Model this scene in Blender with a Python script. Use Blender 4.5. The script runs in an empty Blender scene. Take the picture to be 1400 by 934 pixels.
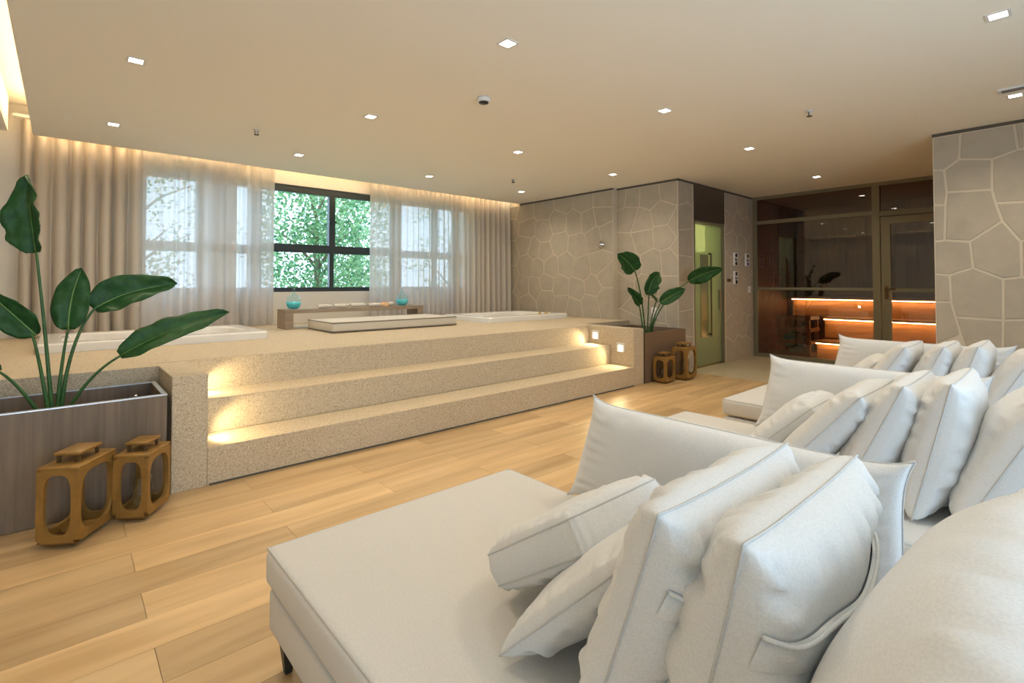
import bpy, bmesh, math, random
from mathutils import Vector, Matrix, Euler
from mathutils import noise as mnoise

PI = math.pi
R = math.radians
COL = bpy.context.scene.collection
SC = bpy.context.scene

# ------------------------------------------------------------------ camera
cam_d = bpy.data.cameras.new('camera')
cam_d.sensor_width = 36.0
cam_d.lens = 687.64 * 36.0 / 1400.0
cam_d.shift_y = -(467.0 - 373.44) / 1400.0
cam_d.clip_start = 0.05
cam = bpy.data.objects.new('camera', cam_d)
COL.objects.link(cam)
cam.location = (0, 0, 1.2)
cam.rotation_euler = (R(90 + 1.189), R(0.036), R(-41.7745))
SC.camera = cam

# ------------------------------------------------------------------ world
w = bpy.data.worlds.new('sky')
SC.world = w
w.use_nodes = True
bg = w.node_tree.nodes['Background']
bg.inputs['Color'].default_value = (0.60, 0.79, 1.0, 1)
bg.inputs['Strength'].default_value = 4.2

SC.view_settings.view_transform = 'Standard'
SC.view_settings.look = 'None'
SC.view_settings.gamma = 1.0
SC.view_settings.use_curve_mapping = False
SC.view_settings.exposure = 0.46
SC.cycles.use_denoising = True
SC.cycles.max_bounces = 10
SC.cycles.diffuse_bounces = 6
SC.cycles.transparent_max_bounces = 16
SC.cycles.caustics_reflective = False
SC.cycles.caustics_refractive = False
SC.cycles.sample_clamp_indirect = 6.0

WARM = (1.0, 0.72, 0.40)
SPOT = (1.0, 0.845, 0.64)
SPOT_W = 30.0


def portal(name, loc, rot, sx, sy):
    l = bpy.data.lights.new(name, 'AREA')
    l.shape = 'RECTANGLE'
    l.size, l.size_y = sx, sy
    l.cycles.is_portal = True
    o = bpy.data.objects.new(name, l)
    o.location = loc
    o.rotation_euler = rot
    COL.objects.link(o)


portal('window_daylight_portal', (2.9, 7.3, 1.8), (R(-90), 0, 0), 4.8, 1.6)
portal('terrace_daylight_portal', (1.2, -2.05, 1.25), (R(90), 0, 0), 4.2, 2.4)

# room numbers (metres; camera stands at x=0 y=0)
CEIL = 2.625
PLAT = 0.665
XA, XB = 6.1, 6.2           # far stone wall / protruding stone walls
YA = 3.567                  # wall with the steam door
XS = 8.55                   # sauna glass
YB = -2.0                   # wall behind the camera
XL = -1.3                   # left wall
YW = 7.0                    # window wall


# ------------------------------------------------------------------ materials
def nodes_of(m):
    return m.node_tree.nodes, m.node_tree.links


def mat(name, col, rough=0.6, metal=0.0, spec=0.5, bump=None, var=None, coords='Object', round_edge=None, emit=None, sheen=0.0):
    """var=(scale, amount, detail, stretch xyz) tints the base colour; bump=(scale, strength, distance)"""
    m = bpy.data.materials.new(name)
    m.use_nodes = True
    N, L = nodes_of(m)
    b = N['Principled BSDF']
    b.inputs['Base Color'].default_value = (*col, 1)
    b.inputs['Roughness'].default_value = rough
    b.inputs['Metallic'].default_value = metal
    b.inputs['Specular IOR Level'].default_value = spec
    if sheen:
        b.inputs['Sheen Weight'].default_value = sheen
    tc = N.new('ShaderNodeTexCoord')
    if var:
        sc, amt, det, st = var
        mp = N.new('ShaderNodeMapping')
        mp.inputs['Scale'].default_value = st
        L.new(tc.outputs[coords], mp.inputs['Vector'])
        nz = N.new('ShaderNodeTexNoise')
        nz.inputs['Scale'].default_value = sc
        nz.inputs['Detail'].default_value = det
        L.new(mp.outputs[0], nz.inputs['Vector'])
        mr = N.new('ShaderNodeMapRange')
        mr.inputs['From Min'].default_value = 0.3
        mr.inputs['From Max'].default_value = 0.7
        mr.inputs['To Min'].default_value = 1 - amt
        mr.inputs['To Max'].default_value = 1 + amt
        L.new(nz.outputs['Fac'], mr.inputs['Value'])
        mx = N.new('ShaderNodeVectorMath')
        mx.operation = 'SCALE'
        mx.inputs[0].default_value = col
        L.new(mr.outputs[0], mx.inputs['Scale'])
        L.new(mx.outputs[0], b.inputs['Base Color'])
    nrm = None
    if round_edge:
        bv = N.new('ShaderNodeBevel')
        bv.samples = 4
        bv.inputs['Radius'].default_value = round_edge
        nrm = bv.outputs[0]
    if bump:
        sc, stg, dist = bump
        nb = N.new('ShaderNodeTexNoise')
        nb.inputs['Scale'].default_value = sc
        nb.inputs['Detail'].default_value = 3
        L.new(tc.outputs['Object'], nb.inputs['Vector'])
        bp = N.new('ShaderNodeBump')
        bp.inputs['Strength'].default_value = stg
        bp.inputs['Distance'].default_value = dist
        L.new(nb.outputs['Fac'], bp.inputs['Height'])
        if nrm:
            L.new(nrm, bp.inputs['Normal'])
        nrm = bp.outputs[0]
    if nrm:
        L.new(nrm, b.inputs['Normal'])
    if emit:
        b.inputs['Emission Color'].default_value = (*emit[0], 1)
        b.inputs['Emission Strength'].default_value = emit[1]
    return m


def emission(name, col, s):
    m = bpy.data.materials.new(name)
    m.use_nodes = True
    N, L = nodes_of(m)
    N.remove(N['Principled BSDF'])
    e = N.new('ShaderNodeEmission')
    e.inputs['Color'].default_value = (*col, 1)
    e.inputs['Strength'].default_value = s
    L.new(e.outputs[0], N['Material Output'].inputs['Surface'])
    return m


def pane_glass(name, tint=(1, 1, 1), refl=1.0, rough=0.0):
    """thin glass: tinted transparency + fresnel reflection"""
    m = bpy.data.materials.new(name)
    m.use_nodes = True
    N, L = nodes_of(m)
    N.remove(N['Principled BSDF'])
    t = N.new('ShaderNodeBsdfTransparent')
    t.inputs['Color'].default_value = (*tint, 1)
    g = N.new('ShaderNodeBsdfGlossy')
    g.inputs['Roughness'].default_value = rough
    g.inputs['Color'].default_value = (refl, refl, refl, 1)
    lw = N.new('ShaderNodeLayerWeight')
    lw.inputs['Blend'].default_value = 0.5
    pw = N.new('ShaderNodeMath')
    pw.operation = 'POWER'
    pw.inputs[1].default_value = 5
    L.new(lw.outputs['Facing'], pw.inputs[0])
    fr = N.new('ShaderNodeMath')
    fr.operation = 'MULTIPLY_ADD'
    fr.inputs[1].default_value = 0.93
    fr.inputs[2].default_value = 0.06
    L.new(pw.outputs[0], fr.inputs[0])
    mx = N.new('ShaderNodeMixShader')
    L.new(fr.outputs[0], mx.inputs[0])
    L.new(t.outputs[0], mx.inputs[1])
    L.new(g.outputs[0], mx.inputs[2])
    L.new(mx.outputs[0], N['Material Output'].inputs['Surface'])
    return m


def sheer(name, col, open_, transl=0.55):
    m = bpy.data.materials.new(name)
    m.use_nodes = True
    N, L = nodes_of(m)
    N.remove(N['Principled BSDF'])
    t = N.new('ShaderNodeBsdfTransparent')
    tr = N.new('ShaderNodeBsdfTranslucent')
    d = N.new('ShaderNodeBsdfDiffuse')
    tr.inputs['Color'].default_value = (*col, 1)
    d.inputs['Color'].default_value = (*col, 1)
    m1 = N.new('ShaderNodeMixShader')
    m1.inputs[0].default_value = transl
    L.new(d.outputs[0], m1.inputs[1])
    L.new(tr.outputs[0], m1.inputs[2])
    # cloth seen edge-on closes up
    lw = N.new('ShaderNodeLayerWeight')
    lw.inputs['Blend'].default_value = 0.35
    mr = N.new('ShaderNodeMapRange')
    mr.inputs['To Min'].default_value = open_
    mr.inputs['To Max'].default_value = open_ * 0.25
    L.new(lw.outputs['Facing'], mr.inputs['Value'])
    m2 = N.new('ShaderNodeMixShader')
    L.new(mr.outputs[0], m2.inputs[0])
    L.new(m1.outputs[0], m2.inputs[1])
    L.new(t.outputs[0], m2.inputs[2])
    L.new(m2.outputs[0], N['Material Output'].inputs['Surface'])
    return m


def terrazzo(name, base, dark, light, scale=90.0):
    m = bpy.data.materials.new(name)
    m.use_nodes = True
    N, L = nodes_of(m)
    b = N['Principled BSDF']
    b.inputs['Roughness'].default_value = 0.75
    tc = N.new('ShaderNodeTexCoord')
    v = N.new('ShaderNodeTexVoronoi')
    v.inputs['Scale'].default_value = scale
    L.new(tc.outputs['Object'], v.inputs['Vector'])
    cr = N.new('ShaderNodeValToRGB')
    e = cr.color_ramp.elements
    e[0].position = 0.0
    e[0].color = (*dark, 1)
    e[1].position = 1.0
    e[1].color = (*light, 1)
    a = cr.color_ramp.elements.new(0.3)
    a.color = (*base, 1)
    a = cr.color_ramp.elements.new(0.75)
    a.color = (*base, 1)
    sp = N.new('ShaderNodeSeparateColor')
    L.new(v.outputs['Color'], sp.inputs[0])
    L.new(sp.outputs[0], cr.inputs[0])
    L.new(cr.outputs[0], b.inputs['Base Color'])
    bv = N.new('ShaderNodeBevel')
    bv.inputs['Radius'].default_value = 0.012
    bp = N.new('ShaderNodeBump')
    bp.inputs['Strength'].default_value = 0.25
    bp.inputs['Distance'].default_value = 0.004
    L.new(v.outputs['Distance'], bp.inputs['Height'])
    L.new(bv.outputs[0], bp.inputs['Normal'])
    L.new(bp.outputs[0], b.inputs['Normal'])
    return m


def wood(name, c1, c2, scale=1.0, axis=(1, 14, 14), rough=0.4, rand=0.0, spec=0.5, coords='Object'):
    """streaky wood; rand = per-object brightness variation"""
    m = bpy.data.materials.new(name)
    m.use_nodes = True
    N, L = nodes_of(m)
    b = N['Principled BSDF']
    b.inputs['Roughness'].default_value = rough
    b.inputs['Specular IOR Level'].default_value = spec
    tc = N.new('ShaderNodeTexCoord')
    oi = N.new('ShaderNodeObjectInfo')
    mp = N.new('ShaderNodeMapping')
    mp.inputs['Scale'].default_value = axis
    L.new(tc.outputs[coords], mp.inputs['Vector'])
    ad = N.new('ShaderNodeVectorMath')
    ad.operation = 'MULTIPLY_ADD'
    ad.inputs[1].default_value = (37, 17, 53)
    L.new(oi.outputs['Random'], ad.inputs[0])
    L.new(mp.outputs[0], ad.inputs[2])
    nz = N.new('ShaderNodeTexNoise')
    nz.inputs['Scale'].default_value = scale
    nz.inputs['Detail'].default_value = 4
    nz.inputs['Roughness'].default_value = 0.55
    nz.inputs['Distortion'].default_value = 0.6
    L.new(ad.outputs[0], nz.inputs['Vector'])
    cr = N.new('ShaderNodeValToRGB')
    cr.color_ramp.elements[0].position = 0.3
    cr.color_ramp.elements[0].color = (*c2, 1)
    cr.color_ramp.elements[1].position = 0.68
    cr.color_ramp.elements[1].color = (*c1, 1)
    L.new(nz.outputs['Fac'], cr.inputs[0])
    out = cr.outputs[0]
    if rand:
        mr = N.new('ShaderNodeMapRange')
        mr.inputs['To Min'].default_value = 1 - rand
        mr.inputs['To Max'].default_value = 1 + rand
        L.new(oi.outputs['Random'], mr.inputs['Value'])
        mx = N.new('ShaderNodeVectorMath')
        mx.operation = 'SCALE'
        L.new(out, mx.inputs[0])
        L.new(mr.outputs[0], mx.inputs['Scale'])
        out = mx.outputs[0]
    L.new(out, b.inputs['Base Color'])
    return m


def fabric(name, col):
    m = bpy.data.materials.new(name)
    m.use_nodes = True
    N, L = nodes_of(m)
    b = N['Principled BSDF']
    b.inputs['Roughness'].default_value = 0.95
    b.inputs['Specular IOR Level'].default_value = 0.15
    b.inputs['Sheen Weight'].default_value = 0.15
    tc = N.new('ShaderNodeTexCoord')
    nz = N.new('ShaderNodeTexNoise')
    nz.inputs['Scale'].default_value = 260
    nz.inputs['Detail'].default_value = 1
    L.new(tc.outputs['Object'], nz.inputs['Vector'])
    mr = N.new('ShaderNodeMapRange')
    mr.inputs['From Min'].default_value = 0.3
    mr.inputs['From Max'].default_value = 0.7
    mr.inputs['To Min'].default_value = 0.94
    mr.inputs['To Max'].default_value = 1.04
    L.new(nz.outputs['Fac'], mr.inputs['Value'])
    mx = N.new('ShaderNodeVectorMath')
    mx.operation = 'SCALE'
    mx.inputs[0].default_value = col
    L.new(mr.outputs[0], mx.inputs['Scale'])
    L.new(mx.outputs[0], b.inputs['Base Color'])
    bp = N.new('ShaderNodeBump')
    bp.inputs['Strength'].default_value = 0.15
    bp.inputs['Distance'].default_value = 0.002
    L.new(nz.outputs['Fac'], bp.inputs['Height'])
    L.new(bp.outputs[0], b.inputs['Normal'])
    return m


M = {}
M['ceiling'] = mat('ceiling_paint', (0.86, 0.825, 0.74), 0.9, spec=0.2)
M['wall'] = mat('wall_paint', (0.74, 0.71, 0.65), 0.9, spec=0.2)
M['plank'] = wood('floor_plank_wood', (0.66, 0.47, 0.25), (0.45, 0.295, 0.14), 1.1, (0.75, 7, 7), 0.36, 0.17)
M['subfloor'] = mat('subfloor', (0.20, 0.12, 0.06), 0.9)
M['tile'] = mat('beige_floor_tile', (0.52, 0.45, 0.31), 0.4, var=(6, 0.06, 3, (1, 1, 1)))
M['grout'] = mat('pale_grout', (0.60, 0.535, 0.42), 0.9, bump=(80, 0.3, 0.003))
M['stone'] = mat('taupe_stone', (0.43, 0.38, 0.30), 0.8, var=(7, 0.07, 5, (1, 1, 1)), coords='Object', bump=(40, 0.25, 0.004))
M['terrazzo'] = terrazzo('washed_pebble_concrete', (0.55, 0.46, 0.325), (0.33, 0.26, 0.17), (0.68, 0.60, 0.46), 200)
M['dark_gap'] = mat('dark_gap_paint', (0.10, 0.09, 0.075), 0.9)  # dark joints and slots; on the wall-top strips it paints in the gap's shade
M['win_frame'] = mat('dark_window_aluminium', (0.035, 0.048, 0.055), 0.4, spec=0.4)
M['glass'] = pane_glass('window_glass', (0.97, 0.99, 0.99))
M['sheer'] = sheer('sheer_curtain_cloth', (0.74, 0.70, 0.66), 0.12, 0.55)
M['dense'] = sheer('dense_curtain_cloth', (0.70, 0.64, 0.56), 0.03, 0.28)
M['rail'] = mat('white_rail', (0.7, 0.69, 0.66), 0.5)
M['acrylic'] = mat('white_acrylic', (0.80, 0.79, 0.76), 0.15, round_edge=0.01)
M['chrome'] = mat('chrome', (0.8, 0.8, 0.8), 0.12, 1.0)
M['brass'] = mat('brass_fitting', (0.75, 0.55, 0.25), 0.25, 1.0)
M['fabric'] = fabric('off_white_linen', (0.68, 0.68, 0.675))
M['seat_fabric'] = fabric('oatmeal_linen', (0.61, 0.595, 0.565))
M['piping'] = fabric('grey_piping', (0.54, 0.54, 0.53))
M['leg'] = mat('black_lacquer', (0.02, 0.018, 0.016), 0.4)
M['pad'] = fabric('cream_canvas', (0.62, 0.58, 0.50))
M['pad_pipe'] = fabric('brown_piping', (0.25, 0.22, 0.18))
M['bench'] = wood('taupe_bench_wood', (0.36, 0.28, 0.20), (0.25, 0.19, 0.13), 3, (1, 12, 12), 0.5)
M['laminate'] = wood('grey_brown_laminate', (0.20, 0.145, 0.095), (0.13, 0.094, 0.061), 2.2, (16, 16, 0.7), 0.45)
M['brown_laminate'] = mat('plain_brown_laminate', (0.17, 0.115, 0.075), 0.45)
M['alu'] = mat('aluminium_trim', (0.75, 0.78, 0.82), 0.3, 0.9)
M['soil'] = mat('bark_mulch', (0.14, 0.07, 0.03), 0.95, var=(60, 0.4, 2, (1, 1, 1)), bump=(70, 0.8, 0.01))
M['leaf'] = mat('dark_green_leaf', (0.018, 0.075, 0.018), 0.5, spec=0.28, var=(30, 0.25, 3, (1, 1, 1)))
M['leaf_rib'] = mat('pale_green_rib', (0.14, 0.26, 0.07), 0.45)
M['stem'] = mat('green_stalk', (0.035, 0.11, 0.025), 0.4, var=(14, 0.2, 2, (1, 1, 1)))
M['gold'] = mat('antique_gold_paint', (0.29, 0.16, 0.04), 0.45, 0.3, var=(20, 0.12, 3, (1, 1, 1)))
M['gold_dark'] = mat('dark_bronze', (0.12, 0.07, 0.025), 0.5, 0.4)
M['jar_glass'] = pane_glass('clear_jar_glass', (0.93, 0.95, 0.94))
M['wax'] = mat('candle_wax', (0.75, 0.68, 0.5), 0.5)
M['aqua_glass'] = pane_glass('aqua_bottle_glass', (0.86, 0.97, 0.98))
M['aqua_water'] = mat('turquoise_salt', (0.10, 0.66, 0.72), 0.3)
M['towel'] = fabric('white_towel', (0.72, 0.68, 0.60))
M['shell'] = mat('orange_shell', (0.68, 0.42, 0.22), 0.5, var=(30, 0.3, 2, (1, 1, 1)))
M['coral'] = mat('pale_coral', (0.72, 0.66, 0.56), 0.8, bump=(60, 0.6, 0.005))
M['frame'] = mat('bronze_grey_frame', (0.20, 0.175, 0.11), 0.45)
M['sauna_glass'] = pane_glass('smoked_sauna_glass', (0.80, 0.76, 0.70), 1.0)
M['sauna_wood'] = wood('red_cedar', (0.26, 0.10, 0.055), (0.16, 0.055, 0.03), 2, (1, 9, 9), 0.55, 0.15)
M['sauna_dark'] = wood('dark_sauna_wall', (0.16, 0.055, 0.035), (0.09, 0.03, 0.02), 2, (9, 9, 0.8), 0.6, 0.15)
M['bench_wood'] = wood('cedar_bench', (0.58, 0.30, 0.13), (0.42, 0.19, 0.075), 2, (9, 1, 9), 0.5, 0.12)
M['rock'] = mat('sauna_rock', (0.10, 0.14, 0.11), 0.85, var=(30, 0.3, 3, (1, 1, 1)))
M['steam_glass'] = pane_glass('green_steam_glass', (0.72, 0.78, 0.60), 0.7, 0.4)
N_, L_ = nodes_of(M['steam_glass'])
tl = N_.new('ShaderNodeBsdfTranslucent')
tl.inputs['Color'].default_value = (0.58, 0.63, 0.46, 1)
df = N_.new('ShaderNodeBsdfDiffuse')
df.inputs['Color'].default_value = (0.40, 0.44, 0.33, 1)
ma = N_.new('ShaderNodeMixShader')
ma.inputs[0].default_value = 0.55
L_.new(tl.outputs[0], ma.inputs[1])
L_.new(df.outputs[0], ma.inputs[2])
mb_ = N_.new('ShaderNodeMixShader')
mb_.inputs[0].default_value = 0.55
L_.new(N_['Transparent BSDF'].outputs[0], mb_.inputs[1])
L_.new(ma.outputs[0], mb_.inputs[2])
L_.new(mb_.outputs[0], N_['Mix Shader'].inputs[1])
M['steam_clear'] = mat('olive_door_insert', (0.20, 0.19, 0.075), 0.2)
M['steam_wall'] = mat('pale_steam_tile', (0.75, 0.76, 0.55), 0.4)
M['dark_panel'] = mat('dark_bronze_panel', (0.075, 0.055, 0.04), 0.3)
M['plate'] = mat('white_plastic', (0.78, 0.78, 0.75), 0.4)
M['black'] = mat('black_plastic', (0.015, 0.015, 0.018), 0.4)
M['blue'] = mat('blue_symbol', (0.05, 0.07, 0.25), 0.4)
M['brown_plate'] = mat('brown_plate', (0.10, 0.05, 0.02), 0.5)
M['ground'] = mat('garden_ground', (0.25, 0.28, 0.16), 0.95, var=(2, 0.3, 4, (1, 1, 1)))
M['bark'] = mat('tree_bark', (0.22, 0.17, 0.12), 0.9, bump=(20, 0.6, 0.02))


def foliage_mat(name, c1, c2):
    m = bpy.data.materials.new(name)
    m.use_nodes = True
    N, L = nodes_of(m)
    N.remove(N['Principled BSDF'])
    d = N.new('ShaderNodeBsdfDiffuse')
    t = N.new('ShaderNodeBsdfTranslucent')
    g = N.new('ShaderNodeNewGeometry')
    cr = N.new('ShaderNodeValToRGB')
    cr.color_ramp.elements[0].color = (*c1, 1)
    cr.color_ramp.elements[1].color = (*c2, 1)
    L.new(g.outputs['Random Per Island'], cr.inputs[0])
    L.new(cr.outputs[0], d.inputs['Color'])
    L.new(cr.outputs[0], t.inputs['Color'])
    mx = N.new('ShaderNodeMixShader')
    mx.inputs[0].default_value = 0.45
    L.new(d.outputs[0], mx.inputs[1])
    L.new(t.outputs[0], mx.inputs[2])
    L.new(mx.outputs[0], N['Material Output'].inputs['Surface'])
    return m


M['foliage'] = foliage_mat('garden_foliage', (0.035, 0.21, 0.10), (0.40, 0.62, 0.32))
M['foliage2'] = foliage_mat('autumn_foliage', (0.08, 0.28, 0.16), (0.55, 0.60, 0.36))
M['led'] = emission('warm_led_strip', (1.0, 0.68, 0.34), 42.0)
M['led_sauna'] = emission('amber_led_strip', (1.0, 0.62, 0.25), 26.0)
M['lamp'] = emission('downlight_glow', (1.0, 0.93, 0.80), 14.0)
M['step_lamp'] = emission('step_light_glow', (1.0, 0.85, 0.58), 12.0)
M['steam_glow'] = emission('lit_wall_glow', (0.98, 0.88, 0.42), 2.6)  # emission standing in for a brightly lit wall


# ------------------------------------------------------------------ mesh helpers
class MB:
    def __init__(self):
        self.v = []
        self.f = []
        self.smooth = []

    def add(self, verts, faces, smooth=False):
        o = len(self.v)
        self.v += [tuple(p) for p in verts]
        self.f += [tuple(i + o for i in f) for f in faces]
        self.smooth += [smooth] * len(faces)
        return self

    def box(self, x0, x1, y0, y1, z0, z1):
        v = [(x0, y0, z0), (x1, y0, z0), (x1, y1, z0), (x0, y1, z0), (x0, y0, z1), (x1, y0, z1), (x1, y1, z1), (x0, y1, z1)]
        f = [(0, 3, 2, 1), (4, 5, 6, 7), (0, 1, 5, 4), (1, 2, 6, 5), (2, 3, 7, 6), (3, 0, 4, 7)]
        return self.add(v, f)

    def rbox(self, x0, x1, y0, y1, z0, z1, r=0.02, seg=3):
        bm = bmesh.new()
        bmesh.ops.create_cube(bm, size=1)
        for p in bm.verts:
            p.co = Vector(((x0 + x1) / 2 + p.co.x * (x1 - x0), (y0 + y1) / 2 + p.co.y * (y1 - y0), (z0 + z1) / 2 + p.co.z * (z1 - z0)))
        bmesh.ops.bevel(bm, geom=list(bm.edges), offset=r, segments=seg, profile=0.5, affect='EDGES')
        bm.verts.index_update()
        self.add([p.co[:] for p in bm.verts], [[p.index for p in f.verts] for f in bm.faces], True)
        bm.free()
        return self

    def prism(self, poly, h0, h1, axis='z', smooth=False):
        """poly in 2D extruded; axis z: (x,y), axis y: (x,z), axis x: (y,z)"""
        def P(a, b, c):
            return {'z': (a, b, c), 'y': (a, c, b), 'x': (c, a, b)}[axis]
        n = len(poly)
        v = [P(a, b, h0) for a, b in poly] + [P(a, b, h1) for a, b in poly]
        f = [tuple(range(n - 1, -1, -1)), tuple(range(n, 2 * n))]
        f += [(i, (i + 1) % n, n + (i + 1) % n, n + i) for i in range(n)]
        return self.add(v, f, smooth)

    def tube(self, pts, r, n=8, caps=True, closed=False):
        pts = [Vector(p) for p in pts]
        m = len(pts)
        rs = r if isinstance(r, (list, tuple)) else [r] * m
        vs = []
        up = Vector((0, 0, 1))
        for i, p in enumerate(pts):
            if closed:
                t = pts[(i + 1) % m] - pts[i - 1]
            else:
                t = pts[min(i + 1, m - 1)] - pts[max(i - 1, 0)]
            t.normalize()
            a = t.cross(up)
            if a.length < 1e-3:
                a = t.cross(Vector((1, 0, 0)))
            a.normalize()
            b = a.cross(t)
            for k in range(n):
                an = 2 * PI * k / n
                vs.append(p + (a * math.cos(an) + b * math.sin(an)) * rs[i])
        fs = []
        for i in range(m if closed else m - 1):
            j = (i + 1) % m
            for k in range(n):
                fs.append((i * n + k, i * n + (k + 1) % n, j * n + (k + 1) % n, j * n + k))
        if caps and not closed:
            fs.append(tuple(range(n - 1, -1, -1)))
            fs.append(tuple(range((m - 1) * n, m * n)))
        return self.add(vs, fs, True)

    def lathe(self, prof, n=24, c=(0, 0, 0), axis='z'):
        vs, fs = [], []
        for r, z in prof:
            for k in range(n):
                a = 2 * PI * k / n
                x, y = r * math.cos(a), r * math.sin(a)
                p = {'z': (x, y, z), 'y': (x, z, y), 'x': (z, x, y)}[axis]
                vs.append((c[0] + p[0], c[1] + p[1], c[2] + p[2]))
        for i in range(len(prof) - 1):
            for k in range(n):
                fs.append((i * n + k, i * n + (k + 1) % n, (i + 1) * n + (k + 1) % n, (i + 1) * n + k))
        if prof[0][0] > 1e-6:
            fs.append(tuple(range(n - 1, -1, -1)))
        if prof[-1][0] > 1e-6:
            fs.append(tuple(range((len(prof) - 1) * n, len(prof) * n)))
        return self.add(vs, fs, True)

    def mesh(self, name, m):
        me = bpy.data.meshes.new(name)
        me.from_pydata(self.v, [], self.f)
        me.polygons.foreach_set('use_smooth', self.smooth)
        me.materials.append(m)
        bm = bmesh.new()
        bm.from_mesh(me)
        bmesh.ops.recalc_face_normals(bm, faces=list(bm.faces))
        bm.to_mesh(me)
        bm.free()
        me.update()
        return me

    def build(self, name, m, parent=None, loc=None, rot=None, auto=None, kind=None):
        o = bpy.data.objects.new(name, self.mesh(name, m))
        COL.objects.link(o)
        if parent is not None:
            o.parent = parent
        if loc is not None:
            o.location = loc
        if rot is not None:
            o.rotation_euler = rot
        if kind:
            o['kind'] = kind
        return o


def tag(o, label=None, cat=None, group=None, kind=None):
    if label:
        o['label'] = label
    if cat:
        o['category'] = cat
    if group:
        o['group'] = group
    if kind:
        o['kind'] = kind
    return o


def thing(name, label, cat, loc=(0, 0, 0), rot=(0, 0, 0), group=None):
    o = bpy.data.objects.new(name, None)
    COL.objects.link(o)
    o.location = loc
    o.rotation_euler = rot
    o.empty_display_size = 0.1
    return tag(o, label, cat, group)


def shared(name, me, parent, loc=(0, 0, 0), rot=(0, 0, 0), label=None):
    o = bpy.data.objects.new(name, me)
    COL.objects.link(o)
    o.parent = parent
    o.location = loc
    o.rotation_euler = rot
    if label:
        o['label'] = label
    return o


def struct(name, b, m, label, parent=None):
    o = b.build(name, m, parent)
    return tag(o, label, None, None, 'structure')


def copy_tree(src, label=None, loc=None, rot=None):
    c = src.copy()
    COL.objects.link(c)
    if label:
        c['label'] = label
    if loc is not None:
        c.location = loc
    if rot is not None:
        c.rotation_euler = rot
    for ch in list(src.children):
        d = ch.copy()
        COL.objects.link(d)
        d.parent = c
        for g in list(ch.children):
            e = g.copy()
            COL.objects.link(e)
            e.parent = d
    return c


def bez(p0, p1, p2, t):
    p0, p1, p2 = Vector(p0), Vector(p1), Vector(p2)
    return p0 * (1 - t) ** 2 + p1 * 2 * t * (1 - t) + p2 * t * t


# ------------------------------------------------------------------ floor, ceiling, walls
fl = struct('floor', MB().box(XL, XS + 2.4, YB - 0.1, YW + 0.2, -0.10, -0.010), M['subfloor'], 'oak plank floor in front of the steps')
rnd = random.Random(4)
PW, PL = 0.195, 1.2
plank_mesh = {}
row = 0
y = 3.45 - 0.005
rows = []
yy = 2.82
k0 = math.ceil((3.45 - yy) / PW)
for k in range(-25, k0 + 1):
    y0, y1 = yy + (k - 1) * PW, yy + k * PW
    y1 = min(y1, 3.46)
    if y1 - y0 < 0.03 or y0 < YB:
        continue
    off = 0.242 if k % 2 == 0 else 0.842
    n0 = math.floor((XL - off) / PL)
    x = off + n0 * PL
    while x < 6.36:
        a, b_ = max(x, XL), min(x + PL, 6.36)
        if b_ - a > 0.02:
            lx, ly = b_ - a - 0.0016, y1 - y0 - 0.0016
            key = (round(lx, 3), round(ly, 3))
            if key not in plank_mesh:
                plank_mesh[key] = MB().box(-lx / 2, lx / 2, -ly / 2, ly / 2, -0.009, 0.0).mesh('plank', M['plank'])
            shared('plank', plank_mesh[key], fl, ((a + b_) / 2, (y0 + y1) / 2, 0))
        x += PL
tile_mesh = MB().box(-0.366, 0.366, -0.366, 0.366, -0.009, 0).mesh('tile', M['tile'])
for i in range(3):
    for j in range(6):
        shared('tile', tile_mesh, fl, (6.36 + 0.366 + i * 0.7345, 3.56 - 0.366 - j * 0.7345, 0.001))

# ceiling: main slab, a strip beyond the left cove, and the roof of the coves
ce = struct('ceiling', MB().box(-0.23, XB, YB - 0.1, 6.62, CEIL, CEIL + 0.06)
            .box(XB, XS + 0.1, YB - 0.1, YA + 0.02, CEIL, CEIL + 0.06), M['ceiling'], 'smooth cream plaster ceiling with recessed square lights')
struct('ceiling', MB().box(XL, -0.40, YB - 0.1, 6.60, CEIL, CEIL + 0.32), M['ceiling'], 'narrow ceiling strip beyond the left light slot')
struct('ceiling', MB().box(XL - 0.2, XB + 0.3, YB - 0.1, YW + 0.25, 2.99, 3.09), M['ceiling'], 'upper ceiling hidden above the glowing light slots')


def cells(xs, zs, hole):
    out = []
    for i in range(len(xs) - 1):
        for j in range(len(zs) - 1):
            cx, cz = (xs[i] + xs[i + 1]) / 2, (zs[j] + zs[j + 1]) / 2
            if not hole(cx, cz):
                out.append((xs[i], xs[i + 1], zs[j], zs[j + 1]))
    return out


# window wall with three openings
WZ0, WZ1 = 1.09, 2.53
WINS = [(0.64, 1.82), (1.86, 3.84), (3.90, 5.26)]
xs = sorted([XL, XB + 0.2] + [v for wv in WINS for v in wv])
bw = MB()
for a, b_, c, d in cells(xs, [0, WZ0, WZ1, 2.99], lambda x, z: WZ0 < z < WZ1 and any(p < x < q for p, q in WINS)):
    bw.box(a, b_, YW, YW + 0.18, c, d)
struct('wall_window', bw, M['wall'], 'white wall with three dark framed windows behind the curtains')
struct('wall_left', MB().box(XL - 0.12, XL, YB - 0.1, YW + 0.18, 0, 2.99), M['wall'], 'plain pale wall beyond the left planter')
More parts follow.
